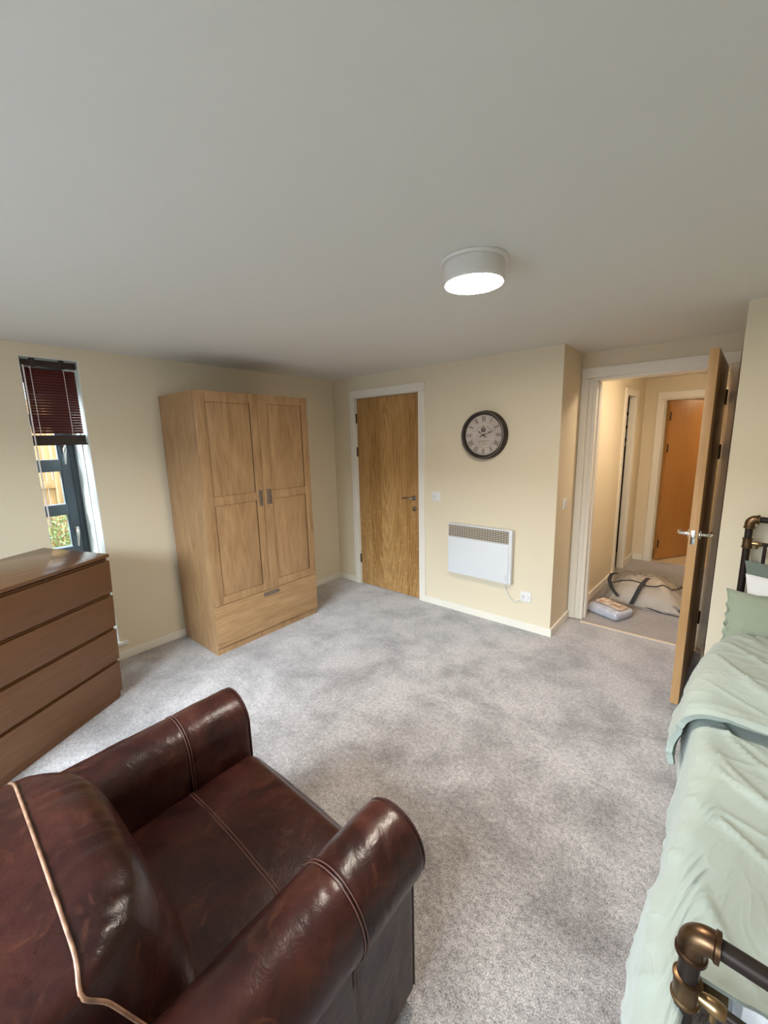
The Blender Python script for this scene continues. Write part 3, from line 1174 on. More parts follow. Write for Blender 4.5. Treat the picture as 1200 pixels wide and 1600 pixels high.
b = bmesh.new()
st = 0.020
for y0, y1 in ((-st, 0), (-CW, -CW + st)):
    bb = bmesh.new()
    # side panel, its rear foot scribed down to the carpet
    vs = [(-CD, 0.0), (-0.021, 0.0), (-0.021, CH - 0.02), (-CD, CH - 0.02)]
    lo = [bb.verts.new((x, y0, z)) for x, z in vs]
    hi = [bb.verts.new((x, y1, z)) for x, z in vs]
    lo[0].co.z = hi[0].co.z = -CD * math.tan(ctilt)
    bb.faces.new(lo)
    bb.faces.new(hi[::-1])
    for i in range(4):
        bb.faces.new((lo[i], lo[(i + 1) % 4], hi[(i + 1) % 4], hi[i]))
    merge(b, bb)
box(b, -CD, -CD + 0.006, -CW + st, -st, 0.03, CH - 0.02)
box(b, -0.030, -0.012, -CW + st, -st, 0.0, 0.045)
cobj('carcass', b, M['chest'])
b = bmesh.new()
box(b, -CD, 0.0, -CW, 0.0, CH - 0.020, CH, 0.002)
cobj('top', b, M['chest_top'])
dz0, n, gapd = 0.050, 4, 0.022
ph = (CH - 0.020 - dz0 - gapd * 4) / 4
for i in range(4):
    z0 = dz0 + i * (ph + gapd)
    b = bmesh.new()
    box(b, -0.018, 0.0, -CW + 0.001, -0.001, z0, z0 + ph, 0.0015)
    # undercut grip strip along the top edge
    box(b, -0.040, -0.020, -CW + st + 0.002, -st - 0.002, z0 + 0.01, z0 + ph + 0.010)
    cobj('drawer', b, M['chest'])

# ================================================================== WALL HEATER
ht = thing('panel_heater', 'white electric panel heater with brown-slotted top grille below the clock', 'heater', (1.807, 0, 0.38))
hx0, hx1, hz0, hz1, hy = 1.520, 2.120, 0.388, 0.850, -0.066
b = bmesh.new()
box(b, hx0 + 0.012, hx1 - 0.012, -0.018, 0.0, hz0 + 0.02, hz1 - 0.02)
box(b, hx0, hx1, -0.062, -0.018, hz0, hz1 - 0.0, 0.005)
link('casing', b, M['heater'], ht)
b = bmesh.new()
box(b, hx0 + 0.004, hx1 - 0.022, hy - 0.004, -0.060, hz0 + 0.003, hz1 - 0.122, 0.003)
link('front_panel', b, M['heater'], ht)
b = bmesh.new()
box(b, hx0 + 0.006, hx1 - 0.026, hy + 0.002, -0.059, hz1 - 0.118, hz1 - 0.012)
gr = link('grille', b, M['louvre'], ht)
for i in range(7):
    z = hz1 - 0.112 + i * 0.0152
    b = bmesh.new()
    box(b, hx0 + 0.004, hx1 - 0.024, hy - 0.004, hy + 0.004, z - 0.0028, z + 0.0028, 0.001)
    link('slat', b, M['louvre_bar'], gr)
b = bmesh.new()
for i in range(24):
    x = hx0 + 0.012 + i * 0.0242
    box(b, x - 0.001, x + 0.001, hy - 0.002, hy + 0.003, hz1 - 0.116, hz1 - 0.014)
link('grille_rib', b, M['louvre_bar'], gr)
b = bmesh.new()
box(b, hx1 - 0.045, hx1 - 0.035, hy - 0.0052, hy - 0.003, hz0 + 0.03, hz0 + 0.075)
link('maker_badge', b, M['plastic_g'], ht)
b = bmesh.new()
pts = []
for i in range(15):
    q = i / 14
    x = 2.045 + 0.175 * q ** 1.1 if q > 0 else 2.045
    pts.append((2.045 + (2.216 - 2.045) * (1 - cos(q * pi / 2)) if False else 2.045 + 0.171 * (q ** 1.6), -0.012 - 0.01 * sin(pi * q), 0.385 - 0.155 * sin(pi * min(q, 0.80) * 0.62) + (0.05 * max(0, q - 0.72) / 0.28)))
tube(b, pts, 0.0038, 8)
link('power_cord', b, M['plastic'], ht)


def plate(name, label, cat, c, w, h, face='-y', kind='switch', group=None):
    """square electrical plate; face = direction it looks"""
    o = thing(name, label, cat, c)
    if face == '+x':
        o.rotation_euler = (0, 0, radians(90))
    bb = bmesh.new()
    box(bb, -w / 2, w / 2, -0.009, 0.0, -h / 2, h / 2, 0.003)
    link('face_plate', bb, M['plastic'], o, local=True)
    bb = bmesh.new()
    if kind == 'switch':
        box(bb, -0.011, 0.011, -0.014, -0.009, -0.018, 0.018, 0.002)
        link('rocker', bb, M['plastic'], o, local=True)
    else:
        box(bb, 0.004, 0.024, -0.013, -0.009, -0.012, 0.016, 0.002)
        link('rocker', bb, M['plastic'], o, local=True)
        bb = bmesh.new()
        box(bb, -0.028, -0.010, -0.012, -0.009, -0.014, 0.014, 0.001)
        link('fuse_holder', bb, M['plastic_g'], o, local=True)
    for sx in (-1, 1):
        bb = bmesh.new()
        lathe(bb, [(0, -0.0102), (0.0028, -0.0098), (0.003, -0.009)], (sx * w * 0.36, 0, 0), 'Y', 10)
        link('screw', bb, M['steel'], o, local=True)
    return o


plate('fused_switch', 'small white switch plate between the closed door and the heater', 'switch', (1.356, 0, 1.073), 0.088, 0.086, kind='fuse')
plate('socket_outlet', 'low white outlet plate at the end of the heater cord', 'socket', (2.232, 0, 0.292), 0.088, 0.086, kind='fuse')
plate('light_switch', 'narrow-looking light switch on the return wall beside the open doorway', 'switch', (X1, 0.204, 1.066), 0.086, 0.086, face='+x')

# ================================================================== CLOCK
CX, CZ = 1.838, 1.624
ck = thing('wall_clock', 'round dark-rimmed wall clock with roman numerals above the heater', 'clock', (CX, 0, CZ))
b = bmesh.new()
lathe(b, [(0.0, 0.0), (0.196, 0.0), (0.200, -0.006), (0.200, -0.016), (0.196, -0.022), (0.193, -0.064), (0.189, -0.071), (0.183, -0.073), (0.176, -0.071), (0.170, -0.060), (0.165, -0.046), (0.165, -0.036), (0.0, -0.036)], (CX, 0, CZ), 'Y', 96)
link('rim', b, M['clock_rim'], ck, sharp=50)
b = bmesh.new()
lathe(b, [(0.1885, -0.0705), (0.188, -0.0755), (0.1845, -0.0765), (0.183, -0.0725)], (CX, 0, CZ), 'Y', 96)
link('rim_edge', b, M['clock_lip'], ck)
b = bmesh.new()
lathe(b, [(0.0, -0.040), (0.164, -0.040), (0.164, -0.037), (0.0, -0.0365)], (CX, 0, CZ), 'Y', 96)
link('dial', b, M['dial'], ck)
DYY = -0.0412


def stroke(bb, p, q, w, y=DYY, th=0.0008):
    p, q = Vector((p[0], 0, p[1])), Vector((q[0], 0, q[1]))
    d = (q - p).normalized()
    n = Vector((-d.z, 0, d.x)) * w / 2
    pts_ = [p + n, p - n, q - n, q + n]
    f0 = [bb.verts.new(Vector((v.x, y, v.z))) for v in pts_]
    f1 = [bb.verts.new(Vector((v.x, y + th, v.z))) for v in pts_]
    bb.faces.new(f0)
    bb.faces.new(f1[::-1])
    for i in range(4):
        bb.faces.new((f0[i], f0[(i + 1) % 4], f1[(i + 1) % 4], f1[i]))


ROM = ['XII', 'I', 'II', 'III', 'IIII', 'V', 'VI', 'VII', 'VIII', 'IX', 'X', 'XI']
for k, s_ in enumerate(ROM):
    th = radians(30 * k)
    rad = Vector((sin(th), cos(th)))
    tan = Vector((cos(th), -sin(th)))
    r0, r1 = 0.114, 0.152
    wds = {'I': 0.0085, 'V': 0.018, 'X': 0.018}
    tot = sum(wds[c_] for c_ in s_)
    xx = -tot / 2
    b = bmesh.new()
    C0 = Vector((CX, CZ))

    def P2(a, r):
        return C0 + tan * a + rad * r
    for c_ in s_:
        wc = wds[c_]
        m_ = xx + wc / 2
        if c_ == 'I':
            stroke(b, P2(m_, r0), P2(m_, r1), 0.0042)
        elif c_ == 'V':
            stroke(b, P2(m_ - 0.006, r1), P2(m_, r0), 0.0048)
            stroke(b, P2(m_ + 0.006, r1), P2(m_, r0), 0.0020)
        else:
            stroke(b, P2(m_ - 0.006, r1), P2(m_ + 0.006, r0), 0.0048)
            stroke(b, P2(m_ + 0.006, r1), P2(m_ - 0.006, r0), 0.0020)
        xx += wc
    stroke(b, P2(-tot / 2, r0), P2(tot / 2, r0), 0.0014)
    stroke(b, P2(-tot / 2, r1), P2(tot / 2, r1), 0.0014)
    link('numeral', b, M['ink'], ck)
for rr in (0.106, 0.1585):
    b = bmesh.new()
    for k in range(72):
        a0, a1 = 2 * pi * k / 72, 2 * pi * (k + 1) / 72
        stroke(b, (CX + rr * cos(a0), CZ + rr * sin(a0)), (CX + rr * cos(a1), CZ + rr * sin(a1)), 0.0009)
    link('minute_ring', b, M['ink_pale'], ck)
# faded printing in the centre: an arc of lettering, a crest, a scrolled line, a date block
rnd = random.Random(3)
b = bmesh.new()
for k in range(17):
    th = radians(-58 + 116 * k / 16)
    if k in (9,):
        continue
    rad = Vector((sin(th), cos(th)))
    tan = Vector((cos(th), -sin(th)))
    c0 = Vector((CX, CZ)) + Vector((0, -0.012))
    for a in (-0.0022, 0.0022):
        stroke(b, c0 + rad * 0.083 + tan * a, c0 + rad * 0.092 + tan * (a * rnd.uniform(-0.2, 1.0)), 0.0013)
    if rnd.random() < 0.6:
        stroke(b, c0 + rad * 0.0875 - tan * 0.0022, c0 + rad * 0.0875 + tan * 0.0022, 0.0011)
link('arc_lettering', b, M['ink_pale'], ck)
b = bmesh.new()
for i, (dx, hh) in enumerate(((-0.018, 0.028), (-0.010, 0.034), (0.0, 0.046), (0.010, 0.036), (0.018, 0.030))):
    stroke(b, (CX - 0.002 + dx * 0.8, CZ + 0.030), (CX - 0.002 + dx, CZ + 0.030 + hh), 0.0052)
    stroke(b, (CX - 0.002 + dx - 0.004, CZ + 0.026 + hh * 0.6), (CX - 0.002 + dx + 0.004, CZ + 0.030 + hh * 0.6), 0.0026)
stroke(b, (CX - 0.022, CZ + 0.034), (CX + 0.018, CZ + 0.034), 0.007)
stroke(b, (CX - 0.014, CZ + 0.028), (CX + 0.010, CZ + 0.028), 0.004)
link('crest', b, M['ink'], ck)
b = bmesh.new()
px_, pz_ = CX - 0.052, CZ - 0.049
for k in range(26):
    nx = px_ + 0.0042
    nz_ = CZ - 0.049 + 0.003 * sin(k * 1.9) + 0.0035 * (k / 26)
    stroke(b, (px_, pz_), (nx, nz_), 0.0016)
    px_, pz_ = nx, nz_
stroke(b, (CX - 0.046, CZ - 0.053), (CX + 0.045, CZ - 0.047), 0.0010)
link('script_line', b, M['ink'], ck)
b = bmesh.new()
for k in range(4):
    x = CX - 0.011 + k * 0.0072
    stroke(b, (x, CZ - 0.064), (x, CZ - 0.056), 0.0022)
    stroke(b, (x + 0.003, CZ - 0.064), (x + 0.003, CZ - 0.056), 0.0014)
for k in range(7):
    x = CX - 0.020 + k * 0.0068
    stroke(b, (x, CZ - 0.083), (x, CZ - 0.071), 0.0019)
for x in (-0.034, 0.036):
    stroke(b, (CX + x, CZ - 0.086), (CX + x, CZ - 0.060), 0.0016)
for k in range(12):
    x = CX - 0.034 + k * 0.0062
    stroke(b, (x, CZ - 0.101), (x + 0.002, CZ - 0.096), 0.0011)
link('date_block', b, M['ink_pale'], ck)


def hand(name, clock_deg, ln, tail, w):
    th = radians(clock_deg)
    d = Vector((sin(th), cos(th)))
    n = Vector((cos(th), -sin(th)))
    c0 = Vector((CX, CZ))
    bb = bmesh.new()
    outline = [(-tail, -w * 0.35), (-tail, w * 0.35), (0, w * 0.5), (ln * 0.50, w * 0.35), (ln * 0.62, w * 1.35), (ln * 0.74, w * 0.45), (ln, w * 0.12),
               (ln, -w * 0.12), (ln * 0.74, -w * 0.45), (ln * 0.62, -w * 1.35), (ln * 0.50, -w * 0.35), (0, -w * 0.5)]
    f0 = [bb.verts.new((*(c0 + d * a + n * q),)[:1] + (-0.047 if name == 'minute_hand' else -0.0455,) + (*(c0 + d * a + n * q),)[1:]) for a, q in outline]
    f1 = [bb.verts.new(v.co + Vector((0, 0.0012, 0))) for v in f0]
    bb.faces.new(f0)
    bb.faces.new(f1[::-1])
    m = len(f0)
    for i in range(m):
        bb.faces.new((f0[i], f0[(i + 1) % m], f1[(i + 1) % m], f1[i]))
    lathe(bb, [(0, -0.0475), (0.005, -0.047), (0.005, -0.0415)], (*(c0 - d * tail),)[:1] + (0.0,) + (*(c0 - d * tail),)[1:], 'Y', 14)
    return link(name, bb, M['hand'], ck)


hand('hour_hand', 306, 0.066, 0.024, 0.0045)
hand('minute_hand', 69, 0.098, 0.026, 0.0042)
b = bmesh.new()
lathe(b, [(0, -0.052), (0.006, -0.051), (0.008, -0.047), (0.008, -0.041)], (CX, 0, CZ), 'Y', 20)
link('hand_hub', b, M['hand'], ck)

# ================================================================== CEILING LIGHT
LX, LY = 2.612, -1.704
cl = thing('ceiling_light', 'round white flush ceiling light, lit, in the middle of the room', 'lamp', (LX, LY, H))
b = bmesh.new()
lathe(b, [(0, 0), (0.122, 0), (0.124, -0.004), (0.121, -0.010), (0.112, -0.012), (0, -0.012)], (LX, LY, H), 'Z', 64)
link('mounting_ring', b, M['lamp_body'], cl)
b = bmesh.new()
lathe(b, [(0.108, -0.012), (0.110, -0.016), (0.110, -0.060), (0.112, -0.066), (0.111, -0.074), (0.107, -0.079), (0.104, -0.076)], (LX, LY, H), 'Z', 64)
link('housing', b, M['lamp_body'], cl)
b = bmesh.new()
lathe(b, [(0.1045, -0.070), (0.1040, -0.077), (0.098, -0.0805), (0.06, -0.083), (0, -0.084)], (LX, LY, H), 'Z', 64)
link('diffuser', b, M['bulb'], cl)
hl = thing('ceiling_light', 'warm ceiling light in the hall beyond the open doorway', 'lamp', (3.28, 0.98, H))
b = bmesh.new()
lathe(b, [(0, 0), (0.12, 0), (0.12, -0.03), (0.108, -0.034)], (3.28, 0.98, H), 'Z', 40)
link('housing', b, M['lamp_body'], hl)
b = bmesh.new()
lathe(b, [(0.108, -0.030), (0.100, -0.050), (0.05, -0.062), (0, -0.064)], (3.28, 0.98, H), 'Z', 40)
link('diffuser', b, M['hall_bulb'], hl)
d = bpy.data.lights.new('far_room_lamp', 'AREA')
d.shape = 'DISK'
d.size = 0.2
d.energy = FAR_W
d.color = (1.0, 0.72, 0.42)
fl = thing('ceiling_light', 'ceiling light of the room behind the far door', 'lamp', (3.75, 3.55, H))
b = bmesh.new()
lathe(b, [(0, 0), (0.12, 0), (0.12, -0.03), (0.0, -0.034)], (3.75, 3.55, H), 'Z', 40)
link('housing', b, M['lamp_body'], fl)
lo = bpy.data.objects.new('far_room_lamp', d)
COL.objects.link(lo)
lo.parent = fl
lo.location = (0, 0, -0.05)

# ================================================================== ARMCHAIR
ac = thing('armchair', 'worn oxblood leather club armchair with rolled arms in the foreground', 'armchair', (2.37, -2.95, 0))
RA, AZ = 0.1075, 0.5235
NX, FXA = 2.789, 1.957
YFR, YRE = -2.450, -3.300


def arm_profile(cx, sgn):
    """closed outline in (x,z); sgn=+1 near arm (outer side +x)"""
    p = []
    inner = cx - sgn * RA
    outer = cx + sgn * 0.068
    for i in range(14):
        p.append((inner, 0.085 + (AZ - 0.085) * i / 14))
    a_end = math.asin(-0.77)
    for i in range(49):
        a = pi + (a_end - pi) * i / 48
        p.append((cx + sgn * RA * cos(a), AZ + RA * sin(a)))
    z_e = AZ + RA * sin(a_end)
    for i in range(1, 13):
        p.append((outer + sgn * 0.0, z_e - (z_e - 0.06) * i / 12))
    return p


def wrinkle(p, amp):
    v = Vector(p)
    n1 = noise.noise(Vector((v.x * 7, v.y * 11, v.z * 7)))
    n2 = noise.noise(Vector((v.x * 6 + 9, v.y * 17 + 9 * v.x, v.z * 9)))
    r = 1 - min(1, abs(n2) * 4.5)
    mask = max(0, noise.noise(Vector((v.x * 3 + 3, v.y * 5, 2.0))) + 0.15)
    return amp * (n1 * 0.9 - r * mask * 1.3)


def build_arm(cx, sgn):
    prof = arm_profile(cx, sgn)
    cen = Vector((cx, AZ - 0.03))
    b = bmesh.new()
    ny = 110
    fil = 0.022
    rings = []
    ys = [YFR] + [YFR - fil * (1 - cos(pi / 2 * k / 5)) for k in range(1, 6)]
    ins = [fil] + [fil * (1 - sin(pi / 2 * k / 5)) for k in range(1, 6)]
    ys += [YFR - fil - (YFR - fil - YRE) * k / ny for k in range(1, ny + 1)]
    ins += [0.0] * ny
    # outward normals of the profile
    nn_ = []
    L = len(prof)
    for i in range(L):
        a = Vector(prof[max(i - 1, 0)])
        c = Vector(prof[min(i + 1, L - 1)])
        t_ = (c - a).normalized()
        nrm = Vector((-t_.y, t_.x)) * (1 if sgn > 0 else -1)
        nn_.append(nrm)
    for y, s_ in zip(ys, ins):
        ring = []
        for i, (x, z) in enumerate(prof):
            q = Vector((x, z)) - nn_[i] * s_
            w = 0.0
            if y < YFR - 0.03:
                k = min(1, (YFR - 0.03 - y) / 0.04)
                w = wrinkle((x, y, z), 0.0030) * k
                w -= 0.0035 * math.exp(-((y + 2.685) / 0.006) ** 2)
            q += nn_[i] * w
            ring.append(b.verts.new((q.x, y, max(q.y, 0.05))))
        rings.append(ring)
    for a, c in zip(rings, rings[1:]):
        for i in range(L - 1):
            b.faces.new((a[i], a[i + 1], c[i + 1], c[i]))
        b.faces.new((a[L - 1], a[0], c[0], c[L - 1]))
    b.faces.new(rings[0])
    b.faces.new(rings[-1][::-1])
    arm = link('armrest', b, M['leather'], ac, sharp=60)
    # piping round the front edge
    b = bmesh.new()
    pts_ = [(x - 0.0 + nn_[i].x * -0.006, YFR - 0.004, z + nn_[i].y * -0.006) for i, (x, z) in enumerate(prof)]
    tube(b, pts_, 0.0042, 8)
    pp = link('piping', b, M['piping_d'], arm)
    # ring seam over the roll
    for dy in (0.0, -0.009):
        b = bmesh.new()
        pts_ = [(x + nn_[i].x * 0.0008, -2.680 + dy, z + nn_[i].y * 0.0008) for i, (x, z) in enumerate(prof) if 8 < i < 66]
        tube(b, pts_, 0.0016, 6)
        link('seam', b, M['seam'], arm)
    return arm


build_arm(NX, 1)
build_arm(FXA, -1)
IX0, IX1 = FXA + RA, NX - RA     # inside faces
b = bmesh.new()
rbox(b, ((IX0 + IX1) / 2, -2.90, 0.165), ((IX1 - IX0) / 2 + 0.01, 0.435, 0.108), 0.02, 8)
link('seat_base', b, M['leather'], ac, sharp=60)
b = bmesh.new()
rbox(b, ((IX0 + IX1) / 2, -2.752, 0.345), ((IX1 - IX0) / 2 + 0.004, 0.305, 0.078), 0.055, 26, crown=(0, 0.012, 0.026),
     disp=lambda p: wrinkle((p.x, p.y, p.z), 0.0028))
seat = link('seat_cushion', b, M['leather'], ac, sharp=80)
b = bmesh.new()


def seat_top(x, y):
    q = (x - (IX0 + IX1) / 2) / ((IX1 - IX0) / 2 + 0.004)
    w = (y + 2.752) / 0.305
    e = max(0, (abs(x - (IX0 + IX1) / 2) - ((IX1 - IX0) / 2 + 0.004 - 0.055)) / 0.055)
    return 0.423 + 0.026 * (1 - min(1, q * q)) * (1 - min(1, w * w)) - 0.055 * (1 - math.sqrt(max(0, 1 - min(1, e) ** 2)))


for dy in (0.0, 0.009):
    tube(b, [(IX0 + 0.02 + (IX1 - IX0 - 0.04) * k / 40, -2.715 + dy, seat_top(IX0 + 0.02 + (IX1 - IX0 - 0.04) * k / 40, -2.715) - 0.0008) for k in range(41)], 0.0022, 8)
link('seam', b, M['seam'], seat)

# back: tall rear body and soft front pillow edged with light piping
b = bmesh.new()
rbox(b, ((IX0 + IX1) / 2, -3.268, 0.42), ((IX1 - IX0) / 2 + 0.032, 0.160, 0.365), 0.075, 22, crown=(0.0, 0.01, 0.028),
     disp=lambda p: wrinkle((p.y * 1.3, p.x * 0.5, p.z), 0.004))
back = link('backrest', b, M['leather'], ac, sharp=80)


def bp_edge(v):
    # side border of the pillow from top to bottom
    pts_ = [(-3.120, 0.780), (-3.092, 0.700), (-3.055, 0.600), (-3.015, 0.500), (-2.985, 0.395)]
    q = v * (len(pts_) - 1)
    i = min(int(q), len(pts_) - 2)
    f = q - i
    return pts_[i][0] * (1 - f) + pts_[i + 1][0] * f, pts_[i][1] * (1 - f) + pts_[i + 1][1] * f


def bp(u, v):
    # u across, v from the piping over the top down the front and to the seat
    ye, ze = bp_edge(v)
    q = 2 * u - 1
    side = (1 - abs(q) ** 5) ** 0.8
    prof_ = sin(pi * min(1, max(0, v)) ** 0.62) ** 0.7 if 0 < v < 1 else 0
    yb = ye + side * (0.105 * prof_ + 0.035 * v)
    zb = ze + side * (0.040 * math.exp(-((v - 0.17) / 0.16) ** 2) - 0.0) * (1 if v > 0 else 0)
    top_arc = 0.018 * (1 - q * q) * (1 - v)
    x = IX0 + 0.004 + (IX1 + 0.024 - IX0 - 0.004) * u
    # upper corners of the pillow are cut back a little
    x += -0.0 * q
    crn = max(0.0, (abs(q) - 0.84) / 0.16) ** 2 * max(0.0, 1 - v / 0.2)
    p = Vector((x, yb - 0.012 * crn, zb + top_arc - 0.014 * crn))
    w = wrinkle((x * 1.5, p.z * 1.1, p.y), 0.004)
    # puckers running away from the piping
    w += 0.0045 * sin(x * 95 + 3 * sin(x * 31)) * math.exp(-v / 0.12) * (1 if v > 0.01 else 0)
    return p + Vector((0, 0.8, 0.5)).normalized() * w * (side if v > 0 else 0)


b = bmesh.new()
vs = grid(b, bp, 64, 48)
# close it backwards into the chair back
NV, NU = 48, 64
bot = []
for j in range(NV + 1):
    row = []
    for i in (0, NU):
        row.append(b.verts.new(Vector((vs[j][i].co.x, -3.20, vs[j][i].co.z - 0.03))))
    bot.append(row)
for j in range(NV):
    b.faces.new((vs[j][0], vs[j + 1][0], bot[j + 1][0], bot[j][0]))
    b.faces.new((vs[j][NU], bot[j][1], bot[j + 1][1], vs[j + 1][NU]))
for q_ in bot[0]:
    q_.co.y, q_.co.z = -3.235, q_.co.z + 0.036
toprow = [bot[0][0]] + [b.verts.new(Vector((vs[0][i].co.x, -3.235, vs[0][i].co.z + 0.006 + 0.010 * sin(pi * i / NU)))) for i in range(1, NU)] + [bot[0][1]]
botrow = [bot[NV][0]] + [b.verts.new(Vector((vs[NV][i].co.x, -3.20, vs[NV][i].co.z))) for i in range(1, NU)] + [bot[NV][1]]
for i in range(NU):
    b.faces.new((vs[0][i], toprow[i], toprow[i + 1], vs[0][i + 1]))
    b.faces.new((vs[NV][i], vs[NV][i + 1], botrow[i + 1], botrow[i]))
bc = link('back_cushion', b, M['leather'], ac, sharp=80)
b = bmesh.new()
pts_ = []
for j in range(20, -1, -1):
    pts_.append(bp(0.0, j / 20 * 0.75))
for i in range(1, 40):
    pts_.append(bp(i / 40, 0.0))
for j in range(0, 21):
    pts_.append(bp(1.0, j / 20 * 0.75))
pts_ = [p + Vector((0.0015 * (1 if p.x > 2.6 else 0), -0.001, 0.003 + 0.0012 * sin(p.x * 60))) for p in pts_]
# soften the two upper corners
for _ in range(2):
    pts_ = [pts_[0]] + [(pts_[i - 1] + pts_[i] * 2 + pts_[i + 1]) / 4 for i in range(1, len(pts_) - 1)] + [pts_[-1]]
tube(b, pts_, 0.0034, 10)
pp = link('piping', b, M['piping'], bc)
pp['label'] = 'light tan piping'
# outer sides of the back, continuing the arms' side panels upward
for sgn, cx in ((1, NX), (-1, FXA)):
    b = bmesh.new()
    rbox(b, (cx + sgn * (-0.020), -3.30, 0.36), (0.086, 0.125, 0.300), 0.05, 12)
    link('back_side', b, M['leather'], ac, sharp=80)
for sx in (FXA - 0.03, NX + 0.03):
    for sy in (-2.52, -3.34):
        b = bmesh.new()
        lathe(b, [(0, 0), (0.020, 0), (0.026, 0.03), (0.028, 0.062), (0, 0.062)], (sx, sy, 0), 'Z', 20)
        link('foot', b, M['gap'], ac)

# ================================================================== BED
L_B, W_B = 2.020, 1.43
TH = -math.atan2(0.090, 2.018)
bed = thing('bed_frame', 'bronze-black industrial pipe bed frame with aged brass elbow fittings', 'bed', (3.525, -0.400, 0), (0, 0, TH))
# local: x across the bed, y=0 headboard, y=-L_B footboard
PR = 0.0160


def lb(name, bb, mt, par=None):
    return link(name, bb, mt, par or bed, local=True)


def elbow_pts(x, y, z, r, sgn, n=10):
    """90 degree bend from vertical to +-x"""
    c = Vector((x + sgn * r, y, z - r))
    return [c + Vector((-sgn * r * cos(a), 0, r * sin(a))) for a in [pi / 2 * k / n for k in range(n + 1)]]


def end_board(y, ztop, z2, zlow, brass_out):
    for sgn, x in ((1, 0.0), (-1, W_B)):
        b = bmesh.new()
        tube(b, [(x, y, 0.0), (x, y, ztop - 0.055)], PR, 24)
        post = lb('post', b, M['iron'])
        # elbow fitting with rolled collars
        b = bmesh.new()
        r = 0.026
        ep = elbow_pts(x, y, ztop - PR, r, sgn)
        tube(b, [(x, y, ztop - PR - r - 0.018)] + ep + [(x + sgn * (r + 0.009), y, ztop - PR)], 0.0212, 28)
        tube(b, [(x, y, ztop - PR - r - 0.024), (x, y, ztop - PR - r - 0.021), (x, y, ztop - PR - r - 0.014), (x, y, ztop - PR - r - 0.011)], [0.0205, 0.0240, 0.0240, 0.0205], 28)
        tube(b, [(x + sgn * (r + 0.001), y, ztop - PR), (x + sgn * (r + 0.003), y, ztop - PR), (x + sgn * (r + 0.010), y, ztop - PR), (x + sgn * (r + 0.011), y, ztop - PR)], [0.0212, 0.0245, 0.0245, 0.018], 28)
        lb('elbow_fitting', b, M['brass'])
        # tee collar
        b = bmesh.new()
        prof_ = [(x, y, z2 - 0.028), (x, y, z2 - 0.025), (x, y, z2 - 0.020), (x, y, z2 - 0.018), (x, y, z2 + 0.018), (x, y, z2 + 0.020), (x, y, z2 + 0.025), (x, y, z2 + 0.028)]
        tube(b, prof_, [0.0165, 0.0222, 0.0222, 0.0196, 0.0196, 0.0222, 0.0222, 0.0165], 28)
        lb('tee_collar', b, M['brass'])
        b = bmesh.new()
        tube(b, [(x + sgn * 0.018, y, z2), (x + sgn * 0.030, y, z2), (x + sgn * 0.040, y, z2), (x + sgn * 0.052, y, z2), (x + sgn * 0.056, y, z2)], [0.009, 0.0120, 0.0135, 0.0125, 0.009], 20)
        tube(b, [(x + sgn * 0.038, y, z2 - 0.012), (x + sgn * 0.038, y + brass_out * 0.004, z2 - 0.026)], 0.0062, 14)
        lb('rail_fitting', b, M['brass_b'])
    b = bmesh.new()
    tube(b, [(0.030, y, ztop - PR), (W_B - 0.030, y, ztop - PR)], PR - 0.0005, 24)
    lb('top_rail', b, M['iron'])
    b = bmesh.new()
    tube(b, [(0.045, y, z2), (W_B - 0.045, y, z2)], 0.0088, 16)
    lb('lower_rail', b, M['iron'])
    for k in range(14):
        x = 0.070 + k * (W_B - 0.140) / 13
        b = bmesh.new()
        tube(b, [(x, y, zlow), (x, y, z2)], 0.0075, 12)
        lb('spindle', b, M['iron'])
    b = bmesh.new()
    tube(b, [(0.0, y, zlow), (W_B, y, zlow)], 0.0115, 16)
    lb('bottom_rail', b, M['iron'])


end_board(0.0, 1.178, 1.035, 0.34, 1)
end_board(-L_B, 0.772, 0.632, 0.30, -1)
for x in (0.0, W_B):
    b = bmesh.new()
    tube(b, [(x, -0.01, 0.30), (x, -L_B + 0.01, 0.30)], 0.0155, 16)
    lb('side_rail', b, M['iron'])
b = bmesh.new()
for k in range(13):
    y = -0.12 - k * 0.148
    box(b, 0.01, W_B - 0.01, y - 0.03, y + 0.03, 0.295, 0.312, 0.004)
sl = lb('slats', b, M['fence'])
sl['kind'] = 'stuff'

mt = thing('mattress', 'white mattress under the green duvet on the pipe bed', 'mattress', (4.24, -1.40, 0.312))
mt.rotation_euler = (0, 0, TH)
b = bmesh.new()
rbox(b, (-0.005, 0.02, 0.115), (0.680, 0.945, 0.113), 0.045, 18, crown=(0, 0, 0.008))
link('mattress_body', b, M['white_cotton'], mt, local=True)
b = bmesh.new()
rbox(b, (-0.005, 0.02, 0.115), (0.6815, 0.9465, 0.010), 0.009, 6)
link('mattress_band', b, M['plastic_g'], mt, local=True)

# duvet --------------------------------------------------------------
dv_ = thing('duvet', 'sage green crumpled cotton duvet draped over the pipe bed', 'duvet', (4.1, -1.45, 0.58))


def lerp(a, b_, f):
    return a + (b_ - a) * f


def tab(v, tb):
    if v <= tb[0][0]:
        return tb[0][1]
    for (a, p), (c, q) in zip(tb, tb[1:]):
        if v <= c:
            f = (v - a) / (c - a)
            f = f * f * (3 - 2 * f)
            return lerp(p, q, f)
    return tb[-1][1]


def ridged(p):
    return 1 - min(1, abs(noise.noise(p)) * 3.2)


